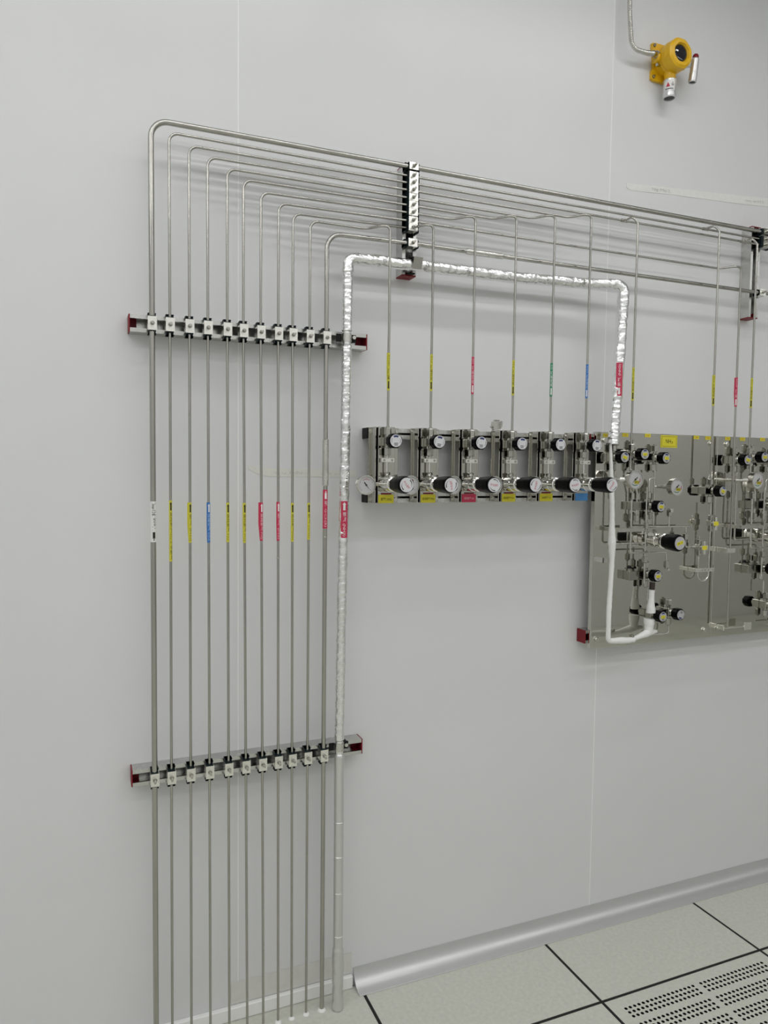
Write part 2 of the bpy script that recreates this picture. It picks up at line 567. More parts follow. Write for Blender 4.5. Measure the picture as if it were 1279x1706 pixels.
# ceiling lights: continuous strips parallel to the wall
ORDL = ['first', 'second', 'third', 'fourth', 'fifth', 'sixth', 'seventh']
ROWN = ['in row nearest the tubes', 'in middle row', 'in row farthest from the tubes']
for r, (y, wd, cnt) in enumerate(LAMP_ROWS):
    for k in range(cnt):
        xa = -3.05+1.35*k
        t = thing('strip_light', f'white ceiling strip light, {ORDL[k]} from the left, {ROWN[r]}', 'light', ((xa+xa+1.25)/2, y, CEIL), 'ceiling strip lights')
        h = MB()
        h.box(xa, xa+1.25, y-wd/2-0.015, y-wd/2, CEIL-0.035, CEIL-0.0005)
        h.box(xa, xa+1.25, y+wd/2, y+wd/2+0.015, CEIL-0.035, CEIL-0.0005)
        h.box(xa, xa+0.012, y-wd/2, y+wd/2, CEIL-0.035, CEIL-0.0005)
        h.box(xa+1.238, xa+1.25, y-wd/2, y+wd/2, CEIL-0.035, CEIL-0.0005)
        h.build('housing', 'lamp_housing', t)
        MB().add([(xa+0.012, y-wd/2, CEIL-0.030), (xa+0.012, y+wd/2, CEIL-0.030), (xa+1.238, y+wd/2, CEIL-0.030), (xa+1.238, y-wd/2, CEIL-0.030)],
                 [(0, 1, 2, 3)]).build('diffuser', 'lamp', t)

# ------------------------------------------------------------------ strut channels
def strut(name, label, p0, axis, L, size=0.041, cap='red_plastic', cat='strut', lip=0.0095, group=None):
    """C channel lying on the wall, open side to the room. p0 = start on the wall, centre of the web"""
    a = Vector(axis)
    side = Vector((0, 0, 1)) if abs(a.x) > 0.5 else Vector((1, 0, 0))
    h = size/2; t = 0.0025; D_ = 0.041
    t_ = thing(name, label, cat, p0, group)
    poly = [(-h, 0.0005), (h, 0.0005), (h, D_), (h-lip, D_), (h-lip, D_-0.007), (h-lip+t, D_-0.007), (h-lip+t, D_-t), (h-t, D_-t), (h-t, t),
            (-h+t, t), (-h+t, D_-t), (-h+lip-t, D_-t), (-h+lip-t, D_-0.007), (-h+lip, D_-0.007), (-h+lip, D_), (-h, D_)]
    m = MB()
    if L > 0.01:
        n = len(poly)
        A = [Vector(p0)+side*p[0]+Vector((0, -1, 0))*p[1]+a*0.003 for p in poly]
        B = [p+a*(L-0.006) for p in A]
        for i in range(n):
            j = (i+1) % n
            m.add([A[i], A[j], B[j], B[i]], [(0, 1, 2, 3)])
    m.build('channel', 'galv', t_)
    for e in (0, 1):
        c = MB()
        s0 = Vector(p0)+a*(0 if e == 0 else L-0.003)
        rect = [(-h, 0.0006), (h, 0.0006), (h, D_), (-h, D_)]
        c.prism(rect, s0, side, (0, -1, 0), a, 0.003)
        # skirt pushed into the channel
        sk = 0.017
        s1 = Vector(p0)+a*(0.003 if e == 0 else L-0.003-sk)
        for rr in ([(-h+t+0.0002, t+.0002), (h-t-0.0002, t+.0002), (h-t-0.0002, t+0.002), (-h+t+0.0002, t+0.002)],
                   [(-h+t+0.0002, t+0.002), (-h+t+0.002, t+0.002), (-h+t+0.002, D_-t-.0002), (-h+t+0.0002, D_-t-.0002)],
                   [(h-t-0.002, t+0.002), (h-t-0.0002, t+0.002), (h-t-0.0002, D_-t-.0002), (h-t-0.002, D_-t-.0002)]):
            c.prism(rr, s1, side, (0, -1, 0), a, sk)
        o = c.build('end_cap', cap, t_)
        o['label'] = ('dark red' if cap == 'red_plastic' else 'black') + ' plastic end cap'
    return t_
S1Z, S2Z, S3X, S4X = 1.8015, 0.7065, 0.8315, 2.103
strut('strut_channel', 'horizontal steel strut with red end caps, upper of the two at left', (0.113, 0, S1Z), (1, 0, 0), 0.600)
strut('strut_channel', 'horizontal steel strut with red end caps, lower of the two at left', (0.111, 0, S2Z), (1, 0, 0), 0.600)
strut('strut_channel', 'short vertical strut with stacked clamps behind the foil pipe', (S3X, 0, 1.987), (0, 0, 1), 0.292)
strut('strut_channel', 'short vertical strut with red end cap at right edge of photo', (S4X, 0, 1.987), (0, 0, 1), 0.302)
strut('mounting_rail', 'upper rail behind the row of six regulators', (0.7165, 0, 1.5615), (1, 0, 0), 0.725, size=0.029, cap='black', cat='rail', lip=0.0115)
strut('mounting_rail', 'lower rail behind the row of six regulators', (0.7165, 0, 1.3885), (1, 0, 0), 0.725, size=0.029, cap='black', cat='rail', lip=0.0115)
strut('strut_channel', 'strut behind top edge of the mirror panels, red cap at its end', (1.447, 0, 1.560), (1, 0, 0), 1.0)
strut('strut_channel', 'strut behind bottom edge of the mirror panels, red cap at its end', (1.447, 0, 0.952), (1, 0, 0), 1.0)

# ------------------------------------------------------------------ tubes
TD = 0.060                 # tube axis to wall
TX = [(0.1640, 0.1636), (0.2045, 0.2030), (0.2496, 0.2491), (0.2930, 0.2949), (0.3395, 0.3423), (0.3790, 0.3860),
      (0.4220, 0.4285), (0.4664, 0.4700), (0.5035, 0.5069), (0.5481, 0.5487), (0.5926, 0.5930)]      # X at upper / lower strut
ZL = [2.2657, 2.2433, 2.2214, 2.2028, 2.1834, 2.1637, 2.1403, 2.1203, 2.1009, 2.0889, 2.0641]     # run height at the bend
ZS = [2.2668, 2.2429, 2.2246, 2.2059, 2.1861, 2.1667, 2.1475, 2.1265, 2.1080, 2.0889, 2.0680]     # at the vertical strut
TR = [0.0067]+[0.0033]*9+[0.0058]
BEND = [0.040]+[0.022]*9+[0.040]
DROPX = {10: 0.7505, 9: 0.8745, 7: 1.0005, 6: 1.1300, 5: 1.2575, 4: 1.3825, 8: 1.9745}
DROP_D = 0.10
DROP_Z = {10: 1.573, 9: 1.573, 7: 1.573, 6: 1.573, 5: 1.573, 4: 1.573, 8: 0.955}
RUN_END = {1: 2.75, 2: 2.45, 3: 2.45, 11: 2.75}
ORD = ['first', 'second', 'third', 'fourth', 'fifth', 'sixth', 'seventh', 'eighth', 'ninth', 'tenth', 'eleventh']
LABELS = [  # base, ink, text, z0, z1, arrow, flap, arrow material
    ('label_white', 'ink', 'Vent 排气', 1.285, 1.382, 'down', 0.0, None),
    ('label_yellow', 'ink_olive', '高纯氮(PN2)工艺氮气', 1.237, 1.384, 'up', 0.0, 'ink'),
    ('label_yellow', 'ink_olive', '氦气 (PHe)', 1.281, 1.379, 'up', 0.003, 'ink'),
    ('label_blue', 'ink_pale', '压缩空气 CDA', 1.280, 1.379, 'up', 0.001, 'white_print'),
    ('label_yellow', 'ink_olive', '高纯氩气 PAr', 1.280, 1.378, 'up', 0.0, 'ink'),
    ('label_yellow', 'ink_olive', '高纯氮气 PN2', 1.277, 1.377, 'up', 0.001, 'ink'),
    ('label_red', 'ink_pink', '高纯氢气 PH2', 1.281, 1.378, 'up', 0.004, 'white_print'),
    ('label_red', 'ink_pink', '氢气 (H2)', 1.280, 1.379, 'up', 0.001, 'white_print'),
    ('label_yellow', 'ink_olive', '高纯氮气(N2)', 1.277, 1.376, 'up', 0.0, 'ink'),
    ('label_yellow', 'ink_olive', '氮气 (GN2)', 1.281, 1.376, 'up', 0.0, 'ink'),
    ('label_red', 'ink_pink', '氯 GCS(B)', 1.309, 1.410, 'up', 0.0, 'white_print'),
]
DLABELS = {
    10: ('label_yellow', 'ink_olive', '氮气 GN2', 1.670, 1.767, 0.0015, 'ink'),
    9: ('label_yellow', 'ink_olive', '高纯氮气 PN2', 1.675, 1.772, 0.0, 'ink'),
    7: ('label_red', 'ink_pink', '高纯氢气 H2', 1.673, 1.774, 0.0, 'white_print'),
    6: ('label_yellow', 'ink_olive', '高纯氩气 PAr', 1.676, 1.774, 0.0, 'ink'),
    5: ('label_green', 'white_print', '高纯氧气 O2', 1.679, 1.774, 0.0, 'white_print'),
    4: ('label_blue', 'ink_pale', '压缩空气 CDA', 1.680, 1.779, 0.0, 'white_print'),
    3: ('label_yellow', 'ink_olive', '高纯氮气 PN2', 1.681, 1.780, 0.0, 'ink'),
    2: ('label_yellow', 'ink_olive', '高纯氮气 PN2', 1.680, 1.777, 0.002, 'ink'),
    8: ('label_red', 'ink_pink', '氢气 (H2)', 1.681, 1.775, 0.003, 'white_print'),
}
COLORWORD = {'label_white': 'white', 'label_yellow': 'yellow', 'label_blue': 'blue', 'label_red': 'red', 'label_green': 'green'}
def x_at(i, z):
    (a, b) = TX[i]
    return a+(b-a)*(S1Z-z)/(S1Z-S2Z)
def sealant_ring(parent, x, d, r):
    m = MB()
    m.lathe((x, -d, 0.0002), (0, 0, 1), [(0, r+0.006), (0.002, r+0.0055), (0.004, r+0.0025), (0.006, r+0.0002)], 14, 0, caps=False, share=True)
    m.build('sealant_ring', 'white_wrap', parent)
def weld(parent, p, ax, r):
    a = Vector(ax).normalized()*0.0022
    p = Vector(p)
    MB().lathe(p-a, ax, [(0, r), (0.0012, r+0.0005), (0.0032, r+0.0005), (0.0044, r)], 14, 0, caps=False, share=True).build('weld_bead', 'nut_steel', parent)

for i in range(11):
    n = i+1
    r = TR[i]
    x0 = x_at(i, 0.0)
    pts = [(x0, -TD, 0.0012), (x_at(i, S2Z), -TD, S2Z), (x_at(i, S1Z), -TD, S1Z), (x_at(i, S1Z), -TD, ZL[i])]
    rad = [0, 0.5, 0.5, BEND[i]]
    zs = ZS[i]
    if n in DROPX:
        dx = DROPX[n]
        zr = ZL[i]+(ZS[i]-ZL[i])*min(1, (dx-TX[i][0])/(S3X-TX[i][0]))
        if dx > S3X:
            pts.append((S3X, -TD, zs)); rad.append(0.5)
        pts += [(dx-0.052, -TD, zr), (dx-0.022, -DROP_D, zr), (dx, -DROP_D, zr), (dx, -DROP_D, DROP_Z[n])]
        rad += [0.03, 0.02, 0.015, 0]
    else:
        pts += [(S3X, -TD, zs), (RUN_END[n], -TD, zs)]
        rad += [0.5, 0]
    lw = COLORWORD[LABELS[i][0]]
    size = 'thick' if r > 0.005 else 'thin'
    extra = {1: 'making the outermost bend', 11: 'beside the foil-wrapped pipe'}.get(n, '')
    t = thing('gas_tube', f'{size} steel tube with {lw} label, {ORD[i]} of eleven from the left' + (', '+extra if extra else ''), 'tube', (x0, -TD, 0), 'steel tubes rising up the wall')
    MB().path(fillet(pts, rad), r, 14).build('tube', 'tube_steel', t)
    sealant_ring(t, x0, TD, r)
    base, ink, txt, z0, z1, arr, flap, am = LABELS[i]
    lx = x_at(i, (z0+z1)/2)
    pipe_label(t, lx, TD, r, z0, z1, base, ink, txt, arr, flap=flap, aim=0.25, arrow_mat=am)
    if n in DLABELS and n in DROPX:
        base, ink, txt, z0, z1, flap, am = DLABELS[n]
        pipe_label(t, DROPX[n], DROP_D, r, z0, z1, base, ink, txt, 'down', flap=flap, aim=0.1, arrow_mat=am)
    if n == 8: weld(t, (x_at(i, 1.235), -TD, 1.235), (0, 0, 1), r)
    if n == 11:
        for a, b, z in ((1.419, 1.542, None),):
            MB().lathe((lx, -TD, a), (0, 0, 1), [(0, r), (0.003, r+0.0024), (b-a-0.003, r+0.0024), (b-a, r)], 16, 0, caps=False).build('coupling', 'steel', t)
        MB().lathe((0.995, -TD, zs), (1, 0, 0), [(0, r), (0.003, r+0.0024), (0.116, r+0.0024), (0.119, r)], 16, 0, caps=False).build('coupling', 'steel', t)
        weld(t, (lx, -TD, 1.286), (0, 0, 1), r)
    if n == 1: weld(t, (1.876, -TD, zs), (1, 0, 0), r)
    # branches that leave a running tube through a tee, forward and down
    for (bn, bx, bz, lab) in ((3, 1.5530, 1.545, 3), (2, 1.8775, 1.437, 2), (3, 2.0420, 1.548, None)):
        if bn != n: continue
        zt = ZS[i]
        MB().cyl((bx-0.018-0.011, -TD, zt), (bx-0.018+0.011, -TD, zt), 0.0052, 14).lathe((bx-0.018, -TD, zt), (0.0, -1, 0), [(0, 0.0055), (0.012, 0.0050)], 14).build('tee', 'nut_steel', t)
        MB().path(fillet([(bx-0.018, -TD-0.004, zt), (bx-0.014, -0.090, zt+0.002), (bx, -DROP_D, zt-0.014), (bx, -DROP_D, bz)], [0, 0.012, 0.02, 0]), r, 12).build('branch_tube', 'tube_steel', t)
        if lab:
            base, ink, txt, z0, z1, flap, am = DLABELS[lab]
        else:
            base, ink, txt, z0, z1, flap, am = ('label_yellow', 'ink_olive', '高纯氮气 PN2', 1.680, 1.777, 0.0, 'ink')
        pipe_label(t, bx, DROP_D, r, z0, z1, base, ink, txt, 'down', flap=flap, aim=0.1, arrow_mat=am)

# ------------------------------------------------------------------ tube clamps
def make_clamp(label, group, r, pos, along='z', w=0.0205, hgt=0.032, cw=0.0165, ch=0.050, bolt_tilt=0.0, plate='plate'):
    """pos = tube axis at the clamp; along = tube direction"""
    P = Vector(pos)
    d0 = 0.0415+P.y+TD-TD        # base on the strut lips
    if along == 'z': U, Wv = Vector((1, 0, 0)), Vector((0, 0, 1))
    else: U, Wv = Vector((0, 0, 1)), Vector((1, 0, 0))
    O = Vector((0, -1, 0))
    t = thing('tube_clamp', label, 'clamp', tuple(P), group)
    back = 0.0418-TD             # relative depth of the strut face
    front = 0.0078
    rc = r+0.0002
    k = 8
    arc = [(rc*math.cos(PI*j/k), rc*math.sin(PI*j/k)) for j in range(k+1)]
    lo = [(-cw/2, back), (cw/2, back), (cw/2, -0.0002)]+[(a, -b-0.0002) for a, b in arc]+[(-cw/2, -0.0002)]
    hi = [(cw/2, 0.0002)]+[(cw/2, front), (-cw/2, front), (-cw/2, 0.0002)]+[(a, b+0.0002) for a, b in arc[::-1]]
    m = MB()
    m.prism(lo, P-Wv*ch/2, U, O, Wv, ch)
    # collar lips at both ends of the cushion
    for e in (-1, 1):
        m.prism([(p[0]*1.12, p[1]) for p in lo], P+Wv*(e*ch/2-(0.003 if e > 0 else 0)), U, O, Wv, 0.003)
    m.prism(hi, P-Wv*(ch*0.36), U, O, Wv, ch*0.72)
    m.build('cushion', 'rubber', t)
    # steel cover plate with folded sides and a through bolt
    pm = MB()
    t0 = 0.0024
    def bx(u0, u1, o0, o1, w0, w1):
        vs_ = [P+U*a+O*b+Wv*c for a in (u0, u1) for b in (o0, o1) for c in (w0, w1)]
        pm.add(vs_, [(0, 1, 3, 2), (4, 6, 7, 5), (0, 4, 5, 1), (2, 3, 7, 6), (0, 2, 6, 4), (1, 5, 7, 3)])
    bx(-w/2, w/2, front, front+t0, -hgt/2, hgt/2)
    bx(-w/2, -w/2+0.0018, back+0.001, front, -hgt/2+0.002, hgt/2-0.002)
    bx(w/2-0.0018, w/2, back+0.001, front, -hgt/2+0.002, hgt/2-0.002)
    pm.build('cover_plate', plate, t)
    f = P+O*(front+t0)
    b = MB()
    b.lathe(f, O, [(0, 0.0052), (0.0012, 0.0052)], 16)
    b.hexnut(f+O*0.0012, f+O*0.0052, 0.0046)
    ax = (O+Vector((0.12*bolt_tilt, 0, 0.1*bolt_tilt))).normalized()
    b.cyl(f+O*0.005, f+O*0.005+ax*0.0105, 0.0030, 12)
    b.build('bolt', 'tube_steel', t)
    return t
for i in range(11):
    for (z, nm) in ((S1Z, 'upper'), (S2Z, 'lower')):
        make_clamp(f'bolted steel clamp on {nm} strut, {ORD[i]} from the left end', f'clamps on the {nm} strut', TR[i], (x_at(i, z), -TD, z-(0.002 if z > 1 else 0.0)), 'z', bolt_tilt=random.uniform(-1, 1))
for i in list(range(9))+[10]:
    tall = 0.0186 if i < 10 else 0.021
    lab = f'bolted clamp on short vertical strut, {ORD[i]} from its top' if i < 9 else 'lone bolted clamp below the gap on the short vertical strut'
    make_clamp(lab, 'clamps on the short vertical strut', TR[i], (S3X-0.002, -TD, ZS[i]), 'x', w=tall, hgt=0.026, cw=0.0180, ch=0.042, bolt_tilt=random.uniform(-1, 1))
for i in (0, 1, 2):
    make_clamp(f'bolted clamp, plate coloured dark for its reflection, at right edge of photo, {ORD[i]} from the top', 'clamps on the right strut', TR[i], (S4X+0.016, -TD, ZS[i]), 'x', w=0.0186, hgt=0.030, cw=0.0180, ch=0.060, plate='block_steel')  # darker steel on these plates stands in for the dark surroundings they reflect
make_clamp('bolted clamp low on the strut at right edge of photo', 'clamps on the right strut', TR[10], (S4X+0.008, -TD, ZS[10]), 'x', w=0.021, hgt=0.026, cw=0.0180, ch=0.030)

# ------------------------------------------------------------------ foil wrapped pipe
def foil_pipe():
    t = thing('insulated_pipe', 'fat pipe wrapped in crinkled silver foil, bent over the regulators', 'pipe', (0.6345, -0.07, 0))
    pts = [(0.6345, -0.07, 0.002), (0.6342, -0.07, 0.45), (0.6337, -0.07, 0.75), (0.639, -0.07, 1.28), (0.6446, -0.07, 1.75), (0.6458, -0.07, 2.006),
           (0.85, -0.07, 2.0093), (1.13, -0.07, 2.011), (1.40, -0.072, 2.020), (1.5075, -0.10, 2.022), (1.498, -0.10, 1.80), (1.4856, -0.102, 1.60), (1.4806, -0.106, 1.546)]
    rad = [0, .3, .3, .3, .3, 0.022, .3, .3, 0.2, 0.026, .2, .2, 0]
    fp = fillet(pts, rad, 7)
    dense = [fp[0]]
    for a, b in zip(fp[:-1], fp[1:]):
        L = (b-a).length
        k = max(1, int(L/0.0035))
        for j in range(1, k+1): dense.append(a.lerp(b, j/k))
    def rf(p, dv, run, an):
        x, z = p.x, p.z
        if x < 0.66 and z < 1.97:
            base = 0.0132
            amp = 0.0014 if z > 0.75 else (0.0003 if z > 0.17 else 0.0016)
            if 0.705 < z < 0.745 or 1.785 < z < 1.82: base, amp = 0.0105, 0.0002
            if z < 0.17: base = 0.0148
        elif x < 1.46 and z > 1.9:
            base, amp = 0.0150, 0.0017
            if abs(x-S3X) < 0.012: base, amp = 0.0135, 0.0003
        else:
            base, amp = 0.0162, 0.0019
        q = p+dv*0.012
        w1 = noise.noise(q*75)
        w2 = abs(noise.noise(Vector((q.x*110+9, q.y*110, q.z*150))))
        w3 = noise.noise(Vector((q.x*18, q.y*18, q.z*26+3)))
        w4 = noise.noise(Vector((q.x*40, q.y*40, q.z*230)))
        w5 = abs(noise.noise(Vector((q.x*60+4, q.y*60, q.z*60+run*9))))
        return base+amp*(0.6*w1+0.5*w2+0.7*w3+0.35*w4+1.1*(0.35-w5))
    # metal foil above the lower strut, duller tape below
    cut = next(i for i, p in enumerate(dense) if p.z > 0.705)
    MB().path(dense[:cut+1], 0.014, 30, rfun=rf).build('foil_tape_wrap', 'foil_tape', t)
    MB().path(dense[cut:], 0.014, 30, rfun=rf, smooth=False).build('foil_wrap', 'foil', t)
    for z in (0.205, 0.325, 0.425, 0.52):
        x = 0.6343
        MB().lathe((x, -0.07, z), (0.02, 0, 1), [(0, 0.0134), (0.0008, 0.0141), (0.0022, 0.0141), (0.003, 0.0134)], 24, 0, caps=False, share=True).build('tape_edge', 'foil', t)
    pipe_label(t, 0.6405, 0.07, 0.0142, 1.285, 1.381, 'label_red', 'white_print', '氨气 (NH3)', 'up', aim=0.12, wrap=False, span=1.25, arrow_mat='white_print')
    pipe_label(t, 1.4935, 0.101, 0.0172, 1.691, 1.789, 'label_red', 'white_print', '氨气 (NH3)', 'down', aim=0.30, wrap=False, span=1.15, arrow_mat='white_print')
foil_pipe()
# bands that hold the foil pipe to the struts
def band(label, c, along):
    P = Vector(c)
    t = thing('pipe_band', label, 'clamp', c, 'bands on the foil pipe')
    if along == 'z':
        MB().lathe(P-Vector((0, 0, 0.011)), (0, 0, 1), [(0, 0.0112), (0, 0.0125), (0.022, 0.0125), (0.022, 0.0112)], 22, 0, caps=False).build('strap', 'steel', t)
        m = MB()
        m.bbox(P.x+0.0125, P.x+0.027, -0.066, -0.0625, P.z-0.010, P.z+0.010, 0.0006)
        m.bbox(P.x-0.027, P.x-0.0125, -0.066, -0.0625, P.z-0.010, P.z+0.010, 0.0006)
        m.bbox(P.x+0.014, P.x+0.026, -0.0625, -0.0418, P.z-0.008, P.z+0.008, 0.0006)
        m.build('foot', 'black_matte', t)
        MB().hexnut((P.x+0.0195, -0.066, P.z+0.002), (P.x+0.0195, -0.074, P.z+0.002), 0.0055).build('bolt', 'steel', t)
    else:
        m = MB()
        m.prism([(-0.0125, 0.0125), (0.0165, 0.0225), (0.0165, 0.001), (0.0153, 0.001), (0.0153, 0.0207), (-0.0121, 0.0112)], P-Vector((0.010, 0, 0)), (0, 0, 1), (0, -1, 0), (1, 0, 0), 0.026)
        m.build('strap', 'tube_steel', t)
        b = MB()
        b.bbox(P.x-0.016, P.x+0.016, -0.078, -0.0418, P.z+0.0165, P.z+0.0205, 0.0006)
        b.bbox(P.x-0.010, P.x+0.010, -0.054, -0.0418, P.z-0.019, P.z-0.0155, 0.0006)
        b.build('foot', 'black_matte', t)
    return t
band('silver band holding the foil pipe to the upper strut', (0.6450, -0.07, 1.8025), 'z')
band('silver band holding the foil pipe to the lower strut', (0.6337, -0.07, 0.7265), 'z')
band('grey strap over the foil pipe at the short vertical strut', (S3X+0.002, -0.07, 2.009), 'x')

# ------------------------------------------------------------------ small hardware shared by stations and panels
def valve(parent, x, z, d0, face_d, sticker=None, body=0.024, rot=0.0, knob_r=0.0200, nuts=True, nut_z=(0.018, 0.038), name='valve', face=0.80, face_mat='silver_face'):
    """diaphragm valve: block body on the plate, nuts above and below, black octagonal knob facing the room"""
    h = body/2
    kd = face_d-0.027
    m = MB()
    m.bbox(x-h, x+h, -(kd-0.012), -d0, z-h, z+h, 0.0012)
    m.lathe((x, -(kd-0.012), z), (0, -1, 0), [(0, 0.0105), (0.004, 0.0105), (0.006, 0.0085), (0.0125, 0.0085)], 20)
    v = m.build(name+'_body', 'nut_steel', parent)
    if nuts:
        ym = -(d0+kd-0.012)/2
        for s in (1, -1):
            q = MB()
            q.cyl((x, ym, z+s*h), (x, ym, z+s*nut_z[0]), 0.0058, 12)
            q.hexnut((x, ym, z+s*nut_z[0]), (x, ym, z+s*nut_z[1]), 0.0096, rot=0.3)
            q.cyl((x, ym, z+s*nut_z[1]), (x, ym, z+s*(nut_z[1]+0.004)), 0.0045, 12)
            q.build('gland_nut', 'nut_steel', v)
    k = MB()
    k.lathe((x, -kd, z), (0, -1, 0), [(0, knob_r*0.72), (0.002, knob_r*0.95), (0.006, knob_r), (0.022, knob_r*0.985), (0.026, knob_r*0.90), (0.0268, knob_r*0.83)], 64, 0, lobes=8, depth=0.085, rot=rot)
    kb = k.build(name+'_knob', 'black', parent)
    fr = knob_r*face
    y = -face_d
    f = MB()
    f.lathe((x, y+0.0004, z), (0, -1, 0), [(0, fr), (0.0006, fr)], 32, 0)
    a0 = rot
    f.disc((x, y-0.0004, z), (0, -1, 0), fr*0.88, 8, 1, fr*0.58, PI/2-0.55+a0, PI/2+0.55+a0)
    for s in (0, PI):
        f.disc((x, y-0.0004, z), (0, -1, 0), fr*0.80, 8, 2, fr*0.74, s-0.55+a0, s+0.45+a0)
    cr, sr = math.cos(a0), math.sin(a0)
    for j in range(3):
        q = -fr*(0.42+0.17*j); wd = fr*(0.36-0.03*j)
        f.add([(x+u*cr-vv*sr, y-0.0004, z+u*sr+vv*cr) for u, vv in ((-wd, q), (wd, q), (wd, q+fr*0.09), (-wd, q+fr*0.09))], [(0, 1, 2, 3)], 2)
    f.build('knob_face', [face_mat, 'ink_blue', 'grille'], kb)
    if sticker:
        s = MB()
        wd, hg = fr*0.56, fr*0.30
        zc = z-fr*0.05
        s.add([(x+u*cr-vv*sr, y-0.0009, zc+u*sr+vv*cr) for u, vv in ((-wd, -hg), (wd, -hg), (wd, hg), (-wd, hg))], [(0, 1, 2, 3)], 0)
        flat_text(s, sticker, (x, y-0.0012, zc), wd*1.2, hg*0.8, 1, rot=a0)
        s.build('knob_sticker', ['tag_yellow', 'ink_olive'], kb)
    return v
def gauge(parent, x, z, face_d, r, needle, stem=None, rot=0.0, sticker=None, red_arc=True):
    """round pressure gauge facing the room"""
    g = MB()
    th = 0.026
    g.lathe((x, -(face_d-th), z), (0, -1, 0), [(0, r*0.55), (0.002, r*0.90), (0.007, r*0.96), (th-0.006, r*0.96), (th-0.005, r), (th, r), (th, r*0.90), (th-0.004, r*0.88)], 40, 0, caps=False)
    g.lathe((x, -(face_d-th), z), (0, -1, 0), [(0, r*0.001), (0.0, r*0.55)], 24, 0, caps=False)
    if stem:
        for a, b, rr, hexa in stem:
            (g.hexnut if hexa else g.cyl)(a, b, rr)
    o = g.build('gauge', 'steel', parent)
    y = -(face_d-0.0035)
    f = MB()
    f.disc((x, y, z), (0, -1, 0), r*0.885, 36, 0)
    R = r*0.80
    for k in range(21):
        a = rot+math.radians(225-13.5*k)
        l = 0.16 if k % 5 == 0 else 0.08
        dx, dz = math.cos(a), math.sin(a)
        wx, wz = -dz*r*0.012, dx*r*0.012
        f.add([(x+dx*R+wx, y-0.0003, z+dz*R+wz), (x+dx*R-wx, y-0.0003, z+dz*R-wz), (x+dx*(R-l*r)-wx, y-0.0003, z+dz*(R-l*r)-wz), (x+dx*(R-l*r)+wx, y-0.0003, z+dz*(R-l*r)+wz)], [(0, 1, 2, 3)], 1)
    if red_arc:
        f.disc((x, y-0.0003, z), (0, -1, 0), r*0.62, 14, 2, r*0.57, rot+PI/2-0.65, rot+PI/2+0.65)
    else:
        f.disc((x, y-0.0003, z), (0, -1, 0), r*0.66, 12, 2, r*0.58, rot+math.radians(-30), rot+math.radians(10))
        f.disc((x, y-0.0003, z), (0, -1, 0), r*0.66, 14, 3, r*0.58, rot+math.radians(235), rot+math.radians(300))
    if sticker:
        f.add([(x-r*0.1, y-0.0005, z-r*0.45), (x+r*0.5, y-0.0005, z-r*0.45), (x+r*0.5, y-0.0005, z-r*0.12), (x-r*0.1, y-0.0005, z-r*0.12)], [(0, 1, 2, 3)], 4)
        flat_text(f, sticker, (x+r*0.2, y-0.0007, z-r*0.285), r*0.4, r*0.17, 1)
    f.build('dial', ['dial', 'ink', 'ink_red', 'label_green', 'tag_yellow'], o)
    nd = MB()
    a = math.radians(needle)
    dx, dz = math.cos(a), math.sin(a)
    px, pz = -dz, dx
    yy = y-0.0012
    L1, L2, w1 = r*0.68, -r*0.36, r*0.060
    nd.add([(x+dx*L1, yy, z+dz*L1), (x+px*w1*0.6, yy, z+pz*w1*0.6), (x-px*w1*0.6, yy, z-pz*w1*0.6)], [(0, 1, 2)])
    nd.add([(x+px*w1*0.6, yy, z+pz*w1*0.6), (x+dx*L2+px*w1, yy, z+dz*L2+pz*w1), (x+dx*L2-px*w1, yy, z+dz*L2-pz*w1), (x-px*w1*0.6, yy, z-pz*w1*0.6)], [(0, 1, 2, 3)])
    nd.lathe((x, y-0.0004, z), (0, -1, 0), [(0, r*0.09), (0.0016, r*0.09)], 12)
    nd.build('needle', 'ink', o)
    MB().disc((x, -(face_d-0.0008), z), (0, -1, 0), r*0.895, 36).build('glass', 'gauge_glass', o)
    return o
